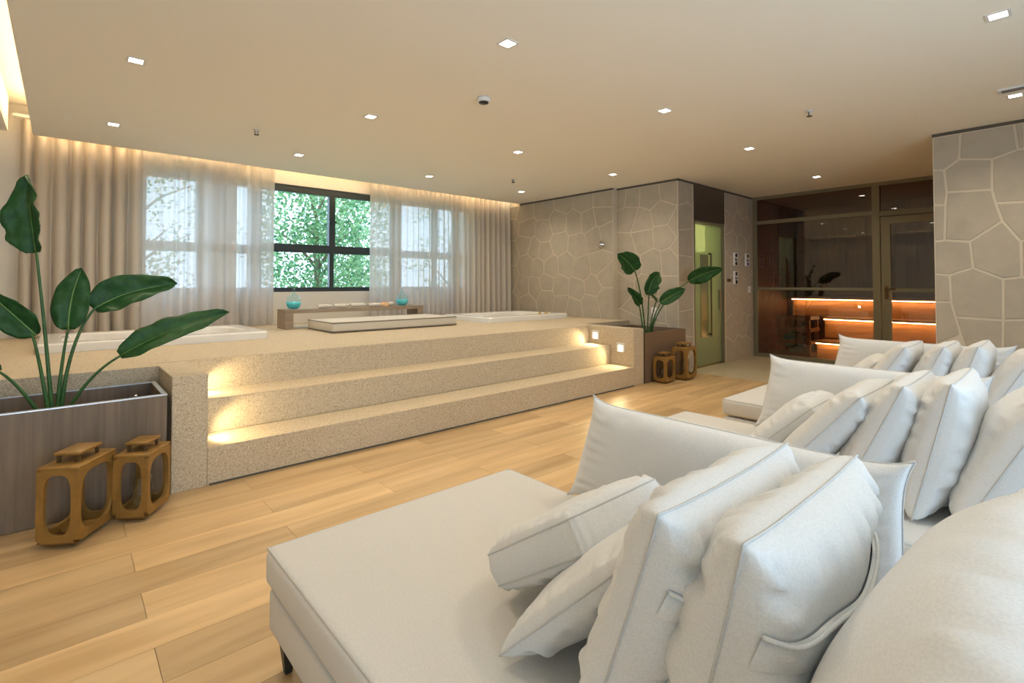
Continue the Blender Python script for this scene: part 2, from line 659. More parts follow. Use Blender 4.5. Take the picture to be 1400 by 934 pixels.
# wall behind the camera with a wide glazed opening
bb = MB()
OX0, OX1, OZ1 = -0.9, 3.3, 2.45
for a, b_, c, d in cells([XL, OX0, OX1, XS + 2.4], [0, OZ1, 2.99], lambda x, z: OX0 < x < OX1 and z < OZ1):
    bb.box(a, b_, YB - 0.15, YB, c, d)
struct('wall_back', bb, M['wall'], 'wall behind the daybeds with a wide glass opening')
w4 = struct('window_4', MB().box(OX0, OX1, YB - 0.10, YB - 0.04, 0, 0.06).box(OX0, OX1, YB - 0.10, YB - 0.04, OZ1 - 0.06, OZ1)
            .box(OX0, OX0 + 0.06, YB - 0.10, YB - 0.04, 0.06, OZ1 - 0.06).box(OX1 - 0.06, OX1, YB - 0.10, YB - 0.04, 0.06, OZ1 - 0.06)
            .box(1.17, 1.23, YB - 0.10, YB - 0.04, 0.06, OZ1 - 0.06), M['win_frame'], 'glazed terrace opening behind the daybeds')
for a, b_ in ((OX0 + 0.06, 1.17), (1.23, OX1 - 0.06)):
    MB().box(a, b_, YB - 0.074, YB - 0.068, 0.06, OZ1 - 0.06).build('pane', M['glass'], w4)


# ---- stone walls: grout plane + stones standing proud
def clip(poly, n, d):
    """keep n.p <= d"""
    out = []
    m = len(poly)
    for i in range(m):
        p, q = poly[i], poly[(i + 1) % m]
        a = n[0] * p[0] + n[1] * p[1] - d
        b = n[0] * q[0] + n[1] * q[1] - d
        if a <= 0:
            out.append(p)
        if (a < 0 < b) or (b < 0 < a):
            t = a / (a - b)
            out.append((p[0] + (q[0] - p[0]) * t, p[1] + (q[1] - p[1]) * t))
    return out


def inset(poly, g):
    # convex-ish inset by offsetting each edge
    area = sum(poly[i][0] * poly[(i + 1) % len(poly)][1] - poly[(i + 1) % len(poly)][0] * poly[i][1] for i in range(len(poly)))
    if area < 0:
        poly = poly[::-1]
    n = len(poly)
    out = []
    for i in range(n):
        p0, p1, p2 = Vector(poly[i - 1]), Vector(poly[i]), Vector(poly[(i + 1) % n])
        d1, d2 = (p1 - p0).normalized(), (p2 - p1).normalized()
        n1, n2 = Vector((-d1.y, d1.x)), Vector((-d2.y, d2.x))
        s = n1 + n2
        if s.length < 1e-6:
            s = n1
        s.normalize()
        k = g / max(0.35, s.dot(n1))
        out.append(tuple(p1 + s * k))
    return out


def voronoi(seeds, u0, u1, v0, v1):
    polys = []
    for i, s in enumerate(seeds):
        poly = [(u0, v0), (u1, v0), (u1, v1), (u0, v1)]
        for j, q in enumerate(seeds):
            if i == j:
                continue
            n = (q[0] - s[0], q[1] - s[1])
            d = (q[0] ** 2 + q[1] ** 2 - s[0] ** 2 - s[1] ** 2) / 2
            poly = clip(poly, n, d)
            if len(poly) < 3:
                break
        if len(poly) >= 3:
            # drop near-coincident corners
            pp = [p for k, p in enumerate(poly) if math.dist(p, poly[k - 1]) > 0.006]
            if len(pp) >= 3:
                polys.append(pp)
    return polys


def fill_seeds(u0, u1, v0, v1, su, sv, rng, have=()):
    out = list(have)
    nu, nv = max(1, round((u1 - u0) / su)), max(1, round((v1 - v0) / sv))
    for j in range(nv):
        for i in range(nu):
            u = u0 + (i + 0.5 + (0.25 if j % 2 else -0.25) + rng.uniform(-.2, .2)) * (u1 - u0) / nu
            v = v0 + (j + 0.5 + rng.uniform(-.22, .22)) * (v1 - v0) / nv
            if all(math.dist((u, v), h) > min(su, sv) * 0.8 for h in have):
                out.append((u, v))
    return out


def stones(polys, parent, place, g=0.009, t=0.006):
    """place(u,v,h) -> world point"""
    for poly in polys:
        a = inset(poly, g)
        b = inset(a, 0.004)
        n = len(a)
        h = t * rnd.uniform(0.7, 1.2)
        v = [place(p[0], p[1], -0.004) for p in a] + [place(p[0], p[1], h - 0.002) for p in a] + [place(p[0], p[1], h) for p in b]
        f = [tuple(range(2 * n, 3 * n))]
        for k in range(2):
            f += [(k * n + i, k * n + (i + 1) % n, (k + 1) * n + (i + 1) % n, (k + 1) * n + i) for i in range(n)]
        MB().add(v, f).build('stone', M['stone'], parent)


SEEDA = [(6.5, 2.47), (6.009, 2.493), (5.556, 2.55), (5.138, 2.499), (4.75, 2.485), (6.444, 2.173), (6.009, 2.081), (5.679, 2.201), (5.321, 2.169), (5.05, 2.179), (4.772, 2.237), (6.5, 1.885), (6.25, 1.794), (6.01, 1.745), (5.655, 1.873), (5.276, 1.815), (4.921, 1.897), (4.69, 1.947), (6.444, 1.533), (6.169, 1.488), (5.855, 1.48), (5.51, 1.507), (5.186, 1.429), (4.838, 1.489), (6.557, 1.146), (6.223, 1.147), (5.958, 1.204), (5.632, 1.15), (5.278, 1.117), (4.967, 1.153), (4.714, 1.32), (6.444, 0.837), (5.959, 0.963), (5.608, 0.863), (5.371, 0.8), (5.011, 0.882), (4.715, 0.957), (6.85, 0.8), (6.85, 1.3), (6.85, 1.75), (6.85, 2.2), (6.85, 2.55)]
SEEDB = [(4.5, 2.498), (4.329, 2.474), (4.014, 2.452), (3.678, 2.481), (4.377, 2.165), (4.149, 2.085), (3.803, 2.165), (4.426, 1.735), (4.128, 1.834), (3.785, 1.848), (3.561, 2.013), (4.334, 1.456), (3.977, 1.485), (3.685, 1.513), (3.525, 1.651), (4.477, 1.144), (4.066, 1.146), (3.687, 1.094), (3.896, 0.812), (3.629, 0.823), (4.2, 0.876), (4.3, 0.6), (3.9, 0.5), (4.45, 0.3), (4.1, 0.2), (3.7, 0.2)]
STOP = CEIL - 0.03
wa = struct('wall_right_far', MB().box(XA, XA + 0.25, 4.57, YW, 0, CEIL + 0.06), M['grout'], 'taupe crazy-paved stone wall beside the right tub')
stones(voronoi(SEEDA, 4.57, YW, PLAT, STOP), wa, lambda u, v, h: (XA - h, u, v))
wb = struct('wall_right_middle', MB().box(XB, XB + 0.15, YA, 4.57, 0, CEIL + 0.06), M['grout'], 'stone wall behind the right potted plant')
stones(voronoi(SEEDB, YA + 0.004, 4.57, 0.02, STOP), wb, lambda u, v, h: (XB - h, u, v))
DX0, DX1, DZ1 = 6.62, 7.53, 2.10
wc = struct('wall_alcove', MB().box(XB + 0.15, DX0, YA, YA + 0.12, 0, CEIL + 0.06).box(DX1, XS + 2.4, YA, YA + 0.12, 0, CEIL + 0.06)
            .box(DX0, DX1, YA, YA + 0.12, DZ1, CEIL + 0.06), M['grout'], 'stone alcove wall holding the green steam door')
SC1 = [(6.33, 2.45), (6.53, 2.5), (6.4, 2.15), (6.45, 1.75), (6.44, 1.4), (6.42, 1.02), (6.45, 0.65), (6.40, 0.3), (6.5, 0.08)]
stones(voronoi(SC1, XB - 0.002, DX0 - 0.03, 0.01, STOP), wc, lambda u, v, h: (u, YA - h, v))
rs = random.Random(11)
stones(voronoi(fill_seeds(DX1 + 0.03, XS, 0.01, STOP, 0.32, 0.34, rs), DX1 + 0.03, XS, 0.01, STOP), wc, lambda u, v, h: (u, YA - h, v))
# protruding near wall on the right: stones traced joint by joint
we = struct('wall_right_near', MB().box(XB, XB + 0.2, YB - 0.1, 0.89, 0, CEIL + 0.06), M['grout'], 'large stone wall at the right edge beside the sauna')
P = {'a': (0.687, 2.592), 'b': (0.7, 2.351), 'c': (0.808, 2.267), 'd': (0.89, 2.281), 'e': (0.479, 2.311), 'f': (0.335, 2.595), 'g': (0.313, 2.364), 'h': (0.791, 2.057), 'i': (0.482, 2.04), 'j': (0.461, 1.914), 'k': (0.27, 1.905), 'l': (0.89, 1.947), 'L': (0.803, 1.937), 'm': (0.813, 1.606), 'n': (0.89, 1.598), 'o': (0.635, 1.582), 'p': (0.421, 1.751), 'q': (0.308, 1.562), 'Q': (0.309, 1.253), 'r': (0.619, 1.343), 's': (0.782, 1.275), 'S': (0.89, 1.289), 't': (0.423, 1.237), 'T': (0.27, 1.246), 'u': (0.775, 1.026), 'U': (0.89, 1.027), 'v': (0.748, 0.887), 'w': (0.428, 0.874), 'W': (0.27, 0.886), 'x': (0.712, 0.724), 'y': (0.859, 0.635), 'Y': (0.89, 0.63), 'X': (0.667, 0.564), 'z': (0.438, 0.552), 'Z': (0.27, 0.567), 'A': (0.89, 2.595), 'F': (0.27, 2.595), 'G': (0.27, 2.368), 'K': (0.27, 1.584)}
for s in ('Aabcd', 'afgeb', 'fFGg', 'cbeih', 'dchLl', 'egGkji', 'hijpomL', 'lLmn', 'jkKqp', 'nmorsS', 'opqQtr', 'qKTQ', 'SsuU', 'srtwvu', 'tQTWw', 'UuvxyY', 'vwzXx', 'wWZz'):
    stones([[P[c] for c in s]], we, lambda u, v, h: (XB - h, u, v), 0.010)
rs = random.Random(3)
stones(voronoi(fill_seeds(0.27, 0.89, 0.01, 0.56, 0.36, 0.3, rs), 0.27, 0.89, 0.01, 0.55), we, lambda u, v, h: (XB - h, u, v), 0.010)
stones(voronoi(fill_seeds(-1.0, 0.27, 0.01, 2.595, 0.42, 0.42, rs), -1.0, 0.27, 0.01, 2.595), we, lambda u, v, h: (XB - h, u, v), 0.010)
struct('trim_1', MB().box(XA - 0.004, XA + 0.01, 4.57, 6.62, STOP, CEIL).box(XB - 0.004, XB + 0.01, YA - 0.004, 4.57, STOP, CEIL)
       .box(XB, XS, YA - 0.004, YA + 0.01, STOP, CEIL), M['dark_gap'], 'strips painted dark for the shadow gap between far stone walls and ceiling')  # solid strips, their dark colour stands for shade in the gap
struct('trim_2', MB().box(XB - 0.004, XB + 0.01, YB, 0.893, STOP, CEIL), M['dark_gap'], 'strip painted dark for the shadow gap above the right stone wall')  # shade of the gap put into the strip's colour
struct('wall_alcove_end', MB().box(XB + 0.2, XS + 2.4, -0.75, -0.60, 0, CEIL + 0.06), M['wall'], 'end wall of the alcove hidden by the right stone wall')

# ------------------------------------------------------------------ raised platform, steps, cheeks
Y1, Y2, Y3 = 3.45, 3.79, 4.13
Z1, Z2 = 0.222, 0.444
CL0, CL1, CR0, CR1 = 0.475, 0.655, 5.0, 5.19
NY = 3.98            # left niche back
RY = 4.36            # right niche back
TUBL = (-0.15, 1.50, 5.23, 6.30)
TUBR = (4.28, 5.86, 5.25, 6.35)


def in_tub(x, y):
    return any(a + .12 < x < b - .12 and c + .12 < y < d - .12 for a, b, c, d in (TUBL, TUBR))


xs = sorted({XL, CL0, CL1, CR0, CR1, XA, XB} | {v for t in (TUBL, TUBR) for v in (t[0] + .12, t[1] - .12)})
ys = sorted({Y3, NY, RY, 4.57, YW} | {v for t in (TUBL, TUBR) for v in (t[2] + .12, t[3] - .12)})


def plat_h(x, y):
    if x > XA and y > 4.57:
        return 0
    if x < CL0:
        return PLAT if y > NY else 0
    if x > CR1:
        return PLAT if y > RY else 0
    if in_tub(x, y):
        return 0.18
    return PLAT if y > Y3 else 0


def heightmesh(xs, ys, H):
    b = MB()
    nx, ny = len(xs) - 1, len(ys) - 1
    hh = lambda i, j: H((xs[i] + xs[i + 1]) / 2, (ys[j] + ys[j + 1]) / 2) if 0 <= i < nx and 0 <= j < ny else 0
    for i in range(nx):
        for j in range(ny):
            h = hh(i, j)
            if h <= 0:
                continue
            x0, x1, y0, y1 = xs[i], xs[i + 1], ys[j], ys[j + 1]
            b.add([(x0, y0, h), (x1, y0, h), (x1, y1, h), (x0, y1, h)], [(0, 1, 2, 3)])
            for (di, dj, p, q) in ((-1, 0, (x0, y0), (x0, y1)), (1, 0, (x1, y0), (x1, y1)), (0, -1, (x0, y0), (x1, y0)), (0, 1, (x0, y1), (x1, y1))):
                g = hh(i + di, j + dj)
                if g < h:
                    b.add([(*p, g), (*q, g), (*q, h), (*p, h)], [(0, 1, 2, 3)])
    return b


def heightmesh_obj(name, b, m):
    me = bpy.data.meshes.new(name)
    me.from_pydata(b.v, [], b.f)
    bm = bmesh.new()
    bm.from_mesh(me)
    bmesh.ops.remove_doubles(bm, verts=bm.verts, dist=1e-4)
    bmesh.ops.recalc_face_normals(bm, faces=list(bm.faces))
    bm.to_mesh(me)
    bm.free()
    me.materials.append(m)
    o = bpy.data.objects.new(name, me)
    COL.objects.link(o)
    return o


plat = heightmesh_obj('raised_platform', heightmesh(xs, ys, plat_h), M['terrazzo'])
tag(plat, 'raised speckled concrete platform carrying the two tubs', None, None, 'structure')
MB().box(CL1, CR0, Y1, Y3 - 0.001, 0, Z1).build('step', M['terrazzo'], plat)
MB().box(CL1, CR0, Y2, Y3 - 0.001, Z1, Z2).build('step', M['terrazzo'], plat)
MB().box(CL0, CL1 - 0.001, Y1, Y3 - 0.001, 0, PLAT - 0.002).build('cheek_wall', M['terrazzo'], plat)
MB().box(CR0 + 0.001, CR1, Y1, Y3 - 0.001, 0, PLAT - 0.002).build('cheek_wall', M['terrazzo'], plat)
struct('trim_3', MB().box(CL1 + 0.01, CR0 - 0.01, Y1 - 0.004, Y1, 0.001, 0.012), M['dark_gap'], 'thin dark joint at the foot of the lowest step')


# step lights in the cheeks
def step_light(label, x, y, z, s):
    t = thing('step_light', label, 'light', (x, y, z), group='square step lights in the cheek walls')
    MB().box(-0.004 * 1, 0.004, -0.055, 0.055, -0.055, 0.055).build('face_plate', M['plate'], t)
    MB().box(min(0, s * 0.006), max(0, s * 0.006), -0.03, 0.03, -0.045, 0.022).build('lens', M['step_lamp'], t)
    l = bpy.data.lights.new('step_lamp', 'SPOT')
    l.energy = 6
    l.color = (1.0, 0.74, 0.38)
    l.spot_size = R(130)
    l.spot_blend = 0.6
    l.shadow_soft_size = 0.02
    o = bpy.data.objects.new('step_lamp', l)
    COL.objects.link(o)
    o.parent = t
    o.location = (s * 0.03, 0, -0.01)
    d = Vector((s * 1.0, 0, -0.55))
    o.rotation_euler = d.to_track_quat('-Z', 'Y').to_euler()
    return t


step_light('upper square step light glowing on the right cheek wall', CR0 - 0.004, 4.02, 0.558, -1)
step_light('lower square step light glowing on the right cheek wall', CR0 - 0.004, 3.64, 0.435, -1)
step_light('upper step light on the inner face of the left cheek', CL1 + 0.004, 4.00, 0.558, 1)
step_light('lower step light on the inner face of the left cheek', CL1 + 0.004, 3.64, 0.36, 1)


# ------------------------------------------------------------------ windows
def window(name, label, x0, x1, mull, zs):
    fr = MB()
    y0, y1 = YW + 0.03, YW + 0.10
    t = 0.06
    fr.box(x0, x1, y0, y1, WZ0, WZ0 + t).box(x0, x1, y0, y1, WZ1 - 0.09, WZ1)
    fr.box(x0, x0 + t, y0, y1, WZ0 + t, WZ1 - 0.09).box(x1 - t, x1, y0, y1, WZ0 + t, WZ1 - 0.09)
    o = struct(name, fr, M['win_frame'], label)
    cols = [x0 + t] + [v for m_ in mull for v in (m_ - 0.04, m_ + 0.04)] + [x1 - t]
    for m_ in mull:
        MB().box(m_ - 0.042, m_ + 0.042, y0 - 0.012, y1, zs + 0.055, WZ1 - 0.09).build('mullion', M['win_frame'], o)
        MB().box(m_ - 0.03, m_ + 0.03, y0, y1, WZ0 + t, zs - 0.055).build('mullion', M['win_frame'], o)
        MB().box(m_ - 0.05, m_ + 0.05, y0 - 0.045, y0 - 0.012, 2.06, 2.085).build('handle', M['win_frame'], o)
    MB().box(x0 + t, x1 - t, y0 - 0.012, y1, zs - 0.055, zs + 0.055).build('transom', M['win_frame'], o)
    for i in range(0, len(cols), 2):
        for za, zb in ((WZ0 + t, zs - 0.055), (zs + 0.055, WZ1 - 0.09)):
            MB().box(cols[i], cols[i + 1], y0 + 0.03, y0 + 0.036, za, zb).build('pane', M['glass'], o)
    return o


window('window_1', 'left window glimpsed through the sheer curtain', *WINS[0], [1.23], 1.64)
window('window_2', 'open-view middle window with dark frame and garden behind', *WINS[1], [2.845], 1.68)
window('window_3', 'right window glimpsed through the sheer curtain', *WINS[2], [4.58], 1.66)


# curtains
def curtain(label, x0, x1, m, seed, yc=6.80, amp=0.05, wl=0.13, gather=0.0, z0=PLAT + 0.012, z1=2.815, hem=0.02):
    rng = random.Random(seed)
    ph = 0.0
    n = max(12, int((x1 - x0) / 0.0125))
    cols = []
    x = 0
    phs, amps = [], []
    lw = wl
    for i in range(n + 1):
        if i % 10 == 0:
            lw = wl * rng.uniform(0.7, 1.45)
        ph += (x1 - x0) / n / lw * 2 * PI
        phs.append(ph)
        amps.append(amp * (0.65 + 0.5 * mnoise.noise(Vector((i * 0.06, seed * 3.1, 0)))))
    nz = 14
    v = []
    for j in range(nz + 1):
        tz = j / nz
        z = z0 + (z1 - z0) * tz
        for i in range(n + 1):
            xx = x0 + (x1 - x0) * i / n
            s = math.sin(phs[i] + 0.25 * mnoise.noise(Vector((i * 0.05, tz * 1.5, seed))))
            s = math.copysign(abs(s) ** 0.8, s)
            a = amps[i] * (1.0 - 0.35 * tz)
            sway = 0.012 * mnoise.noise(Vector((xx * 2.1, tz * 1.2, seed + 9)))
            v.append((xx + 0.35 * a * math.cos(phs[i] * 1.0) * 0.6 + sway, yc + a * s, z))
    f = []
    for j in range(nz):
        for i in range(n):
            f.append((j * (n + 1) + i, j * (n + 1) + i + 1, (j + 1) * (n + 1) + i + 1, (j + 1) * (n + 1) + i))
    o = MB().add(v, f, True).build('curtain', m)
    tag(o, label, 'curtain', 'floor-length curtains along the window wall')
    return o


curtain('heavy beige curtain at the far left corner behind the tall leaf', -0.34, 0.68, M['dense'], 1, 6.85, 0.11, 0.115)
curtain('translucent sheer curtain over the left window', 0.63, 1.56, M['sheer'], 2, 6.735, 0.05, 0.125)
curtain('bunched sheer curtain between the left and middle windows', 1.20, 2.03, M['sheer'], 5, 6.865, 0.065, 0.085)
curtain('translucent sheer curtain over the right window above the teal bottle', 3.32, 4.85, M['sheer'], 7, 6.80, 0.065, 0.11)
curtain('heavy beige curtain at the far right against the stone wall', 4.80, 6.02, M['dense'], 8, 6.85, 0.10, 0.115)
ct = MB().box(-0.38, XA - 0.02, 6.775, 6.875, 2.82, 2.845).build('curtain_track', M['rail'])
tag(ct, 'slim white curtain track above the curtains', 'rail')

# light slots: led strips lying on the ceiling edge
l1 = MB().box(-0.20, XA - 0.02, 6.585, 6.61, CEIL + 0.061, CEIL + 0.075).build('led_strip', M['led'])
tag(l1, 'warm light strip glowing above the curtains', 'light')
l2 = MB().box(-0.265, -0.24, YB + 0.1, 6.55, CEIL + 0.061, CEIL + 0.075).build('led_strip', M['led'])
l2.location.x = 0.05
tag(l2, 'warm light strip glowing in the slot at the left ceiling edge', 'light')


# ------------------------------------------------------------------ downlights and ceiling devices
dl_trim = MB().box(-0.05, 0.05, -0.05, -0.036, -0.004, 0).box(-0.05, 0.05, 0.036, 0.05, -0.004, 0).box(-0.05, -0.036, -0.036, 0.036, -0.004, 0).box(0.036, 0.05, -0.036, 0.036, -0.004, 0).mesh('trim_ring', M['rail'])
dl_lamp = MB().box(-0.036, 0.036, -0.036, 0.036, -0.003, 0).mesh('diffuser', M['lamp'])
spot = bpy.data.lights.new('downlight_lamp', 'SPOT')
spot.energy = SPOT_W
spot.color = SPOT
spot.spot_size = R(150)
spot.spot_blend = 1.0
spot.shadow_soft_size = 0.05
LIGHTS = [(0.33, 3.97, 'square downlight above the left planter, nearer of two'), (0.32, 5.70, 'square downlight nearest the curtain at the left'),
          (1.94, 3.98, 'square downlight above the left end of the steps'), (1.93, 5.70, 'square downlight in front of the middle window, left'),
          (1.95, 2.22, 'largest square downlight at the top middle of the ceiling'), (3.61, 5.69, 'square downlight in front of the middle window, right'),
          (3.66, 4.0, 'square downlight above the middle of the steps'), (5.29, 5.70, 'square downlight at the far corner by the stone wall'),
          (3.68, 2.23, 'square downlight over the middle of the plank floor'), (5.34, 4.0, 'square downlight above the right cheek wall'),
          (5.39, 2.27, 'square downlight in front of the steam door alcove'), (7.5, 2.28, 'square downlight inside the alcove before the sauna'),
          (3.69, 0.25, 'square downlight at the top right corner of the ceiling'), (5.37, 0.28, 'square downlight beside the white slot, right edge'),
          (0.33, 2.22, 'unseen square downlight added over the plank floor beyond the near daybed'), (1.95, 0.25, 'unseen square downlight added above the nearest daybed')]  # last two continue the grid out of view, added for consistent lighting
for x, y, lab in LIGHTS:
    t = thing('ceiling_light', lab, 'light', (x, y, CEIL), group='square recessed downlights')
    shared('trim_ring', dl_trim, t)
    shared('diffuser', dl_lamp, t)
    o = bpy.data.objects.new('downlight_lamp', spot)
    COL.objects.link(o)
    o.parent = t
    o.location = (0, 0, -0.03)

t = thing('smoke_detector', 'round white smoke detector on the ceiling', 'detector', (2.39, 3.0, CEIL))
MB().lathe([(0.05, 0), (0.052, -0.03), (0.04, -0.035)], 24).build('body', M['plate'], t)
MB().lathe([(0.038, -0.035), (0.036, -0.043), (0.0, -0.045)], 24).build('grille', M['black'], t)
spr_b = MB().lathe([(0.03, 0), (0.03, -0.006), (0.012, -0.010), (0.010, -0.03), (0.004, -0.032), (0.004, -0.045)], 16).mesh('body', M['rail'])
spr_d = MB().lathe([(0.022, -0.045), (0.022, -0.048), (0.0, -0.049)], 12).box(-0.016, -0.012, -0.003, 0.003, -0.045, -0.01).box(0.012, 0.016, -0.003, 0.003, -0.045, -0.01).mesh('deflector', M['gold_dark'])
for x, y, lab in ((1.32, 5.03, 'small sprinkler head on the ceiling near the curtain, left one'), (4.57, 5.09, 'small sprinkler head on the ceiling near the far corner'),
                  (4.58, 1.44, 'small sprinkler head on the ceiling above the daybeds')):
    t = thing('sprinkler', lab, 'sprinkler', (x, y, CEIL), group='ceiling sprinkler heads')
    shared('body', spr_b, t)
    shared('deflector', spr_d, t)
t = thing('ceiling_vent', 'narrow white slot vent on the ceiling at the right edge', 'vent', (5.17, 0.0, CEIL))
MB().box(-0.05, 0.05, -0.42, 0.36, -0.014, 0).build('frame', M['rail'], t)
MB().box(-0.045, -0.03, -0.40, 0.34, -0.017, -0.014).box(-0.01, 0.012, -0.40, 0.34, -0.017, -0.014).build('slot', M['dark_gap'], t)


# ------------------------------------------------------------------ tubs
def tub(label, x0, x1, y0, y1, ctrl):
    zt = PLAT + 0.075
    t = thing('hot_tub', label, 'bathtub', (x0, y0, PLAT), group='sunken white tubs')
    W, D = x1 - x0, y1 - y0
    h = zt - PLAT
    b = MB()
    N = 40

    def ring(hx, hy, p, z):
        out = []
        for k in range(N):
            a = 2 * PI * k / N + PI / N
            c, s = math.cos(a), math.sin(a)
            out.append((W / 2 + hx * math.copysign(abs(c) ** (2 / p), c), D / 2 + hy * math.copysign(abs(s) ** (2 / p), s), z))
        return out
    rings = [ring(W / 2, D / 2, 40, 0.001), ring(W / 2, D / 2, 40, h - 0.012), ring(W / 2 - 0.012, D / 2 - 0.012, 30, h), ring(W / 2 - 0.13, D / 2 - 0.13, 6, h),
             ring(W / 2 - 0.15, D / 2 - 0.15, 5, h - 0.015), ring(W / 2 - 0.22, D / 2 - 0.22, 4.5, -0.25), ring(W / 2 - 0.30, D / 2 - 0.28, 4, -0.34)]
    v = [p for r_ in rings for p in r_]
    f = []
    for i in range(len(rings) - 1):
        for k in range(N):
            f.append((i * N + k, i * N + (k + 1) % N, (i + 1) * N + (k + 1) % N, (i + 1) * N + k))
    f.append(tuple(range((len(rings) - 1) * N, len(rings) * N)))
    b.add(v, f, False)
    b.build('shell', M['acrylic'], t)
    for cx in ctrl:
        kb = MB().lathe([(0.028, 0), (0.028, 0.012), (0.016, 0.018), (0.014, 0.035), (0.0, 0.037)], 16, (cx, 0.07, h))
        kb.build('control_knob', M['brass'], t)
    MB().lathe([(0.0, 0.0), (0.045, 0.0), (0.04, 0.01)], 16, (W / 2, D / 2, -0.338)).build('drain', M['chrome'], t)
    # pillow-like headrest moulding on the short end
    MB().rbox(0.14, 0.20, D / 2 - 0.2, D / 2 + 0.2, h - 0.06, h + 0.005, 0.02).build('headrest', M['acrylic'], t)
    return t


tub('white sunken tub at the left end of the platform', *TUBL, [0.9])
tub('white sunken tub at the right end by the stone wall', *TUBR, [1.02, 1.16])

# mattress on the platform
t = thing('lounge_mattress', 'cream piped mattress lying on the platform between the tubs', 'mattress', (2.16, 5.30, PLAT))
MB().rbox(0, 1.62, 0, 0.74, 0.005, 0.115, 0.02).build('cushion', M['pad'], t)
for z in (0.016, 0.108):
    MB().tube([(0.004, 0.004, z), (1.616, 0.004, z), (1.616, 0.736, z), (0.004, 0.736, z)], 0.0085, 6, closed=True).build('piping', M['pad_pipe'], t)

# low bench with bottles and shells
BX0, BX1, BY0, BY1 = 1.93, 3.78, 6.10, 6.40
BT = 0.895
t = thing('low_bench', 'low taupe wooden bench under the middle window', 'bench', (BX0, BY0, PLAT))
MB().box(0, BX1 - BX0, 0, BY1 - BY0, BT - PLAT - 0.045, BT - PLAT).build('top', M['bench'], t)
for x in (0, BX1 - BX0 - 0.09):
    MB().box(x, x + 0.09, 0, BY1 - BY0, 0.001, BT - PLAT - 0.0451).build('leg', M['bench'], t)


def demijohn(label, x, y, s):
    t = thing('glass_bottle', label, 'bottle', (x, y, BT), group='round aqua glass bottles on the bench')
    pr = [(0.001, 0.002), (0.05, 0.002), (0.075, 0.03), (0.088, 0.075), (0.084, 0.115), (0.06, 0.155), (0.03, 0.185), (0.017, 0.205), (0.015, 0.235), (0.02, 0.24), (0.02, 0.248)]
    MB().lathe([(r_ * s, z * s) for r_, z in pr], 28).build('glass', M['aqua_glass'], t)
    MB().lathe([(0.0, 0.006 * s), (0.047 * s, 0.006 * s), (0.07 * s, 0.03 * s), (0.08 * s, 0.06 * s), (0.081 * s, 0.085 * s), (0, 0.087 * s)], 24).build('bath_salt', M['aqua_water'], t)


demijohn('round aqua glass bottle at the left end of the bench', 2.07, 6.25, 1.0)
demijohn('round teal glass bottle at the right end of the bench', 3.53, 6.25, 1.0)


def roll(label, x, y, l, r_, rot=0.0, m='towel', z=BT):
    """rolled towel lying on its side with a spiral end"""
    t = thing('rolled_towel', label, 'towel', (x, y, z + r_), (0, 0, rot), 'rolled hand towels on the bench')
    MB().lathe([(0.0, -l / 2), (r_ * .8, -l / 2), (r_, -l / 2 + 0.01), (r_ * 1.0, 0), (r_, l / 2 - 0.01), (r_ * .8, l / 2), (0.0, l / 2)], 16, axis='x').build('roll', M[m], t)
    sp = [(-l / 2 - 0.001, r_ * .75 * (1 - k / 26) * math.cos(k * .6), r_ * .75 * (1 - k / 26) * math.sin(k * .6)) for k in range(24)]
    MB().tube(sp, 0.003, 5).build('spiral_fold', M['piping'], t)


roll('short white towel roll beside the left bottle on the bench', 2.42, 6.22, 0.14, 0.024)
roll('second white towel roll on the bench, left of the middle', 2.63, 6.22, 0.16, 0.024)
roll('white towel roll in the middle of the bench', 2.87, 6.23, 0.19, 0.026, 0.04)
roll('cream towel roll on the bench before the shell', 3.10, 6.22, 0.16, 0.024, -0.05)


def coral(label, x, y, s, seed, z=BT):
    rng = random.Random(seed)
    b = MB()
    for k in range(9):
        a = rng.uniform(0, 2 * PI)
        l = s * rng.uniform(.5, 1)
        p1 = Vector((math.cos(a) * l * .6, math.sin(a) * l * .35, s * .15 + 0.012))
        p2 = p1 + Vector((math.cos(a + .5) * l * .5, math.sin(a + .4) * l * .3, l * .25))
        b.tube([(0, 0, 0.012), p1, p2], [0.012, 0.009, 0.005], 6)
    o = b.build('coral_piece', M['coral'], None, (x, y, z))
    tag(o, label, 'coral', 'pale coral pieces on the bench')


coral('pale branching coral piece between the first towel rolls', 2.53, 6.30, 0.07, 1)
coral('pale branching coral piece behind the middle towel roll', 2.75, 6.32, 0.09, 2)
coral('pale branching coral piece right of the middle towel roll', 3.00, 6.32, 0.06, 3)
t = thing('sea_shell', 'orange ribbed sea shell near the right bottle', 'shell', (3.27, 6.25, BT))
b = MB()
N1, N2 = 24, 10
v = []
for j in range(N2 + 1):
    for i in range(N1 + 1):
        a = PI * i / N1
        r_ = 0.075 * math.sin(PI / 2 * j / N2) * (1 + 0.05 * math.cos(i * PI))
        v.append((r_ * math.cos(a), -0.03 + 0.05 * j / N2, 0.002 + r_ * 0.75 * math.sin(a)))
f = [(j * (N1 + 1) + i, j * (N1 + 1) + i + 1, (j + 1) * (N1 + 1) + i + 1, (j + 1) * (N1 + 1) + i) for j in range(N2) for i in range(N1)]
b.add(v, f, True).build('valve', M['shell'], t)
MB().lathe([(0.0, -0.05), (0.02, -0.045), (0.03, -0.02), (0.026, 0.02), (0.0, 0.03)], 12, (0.10, 0, 0.03), 'x').build('whorl', M['coral'], t)


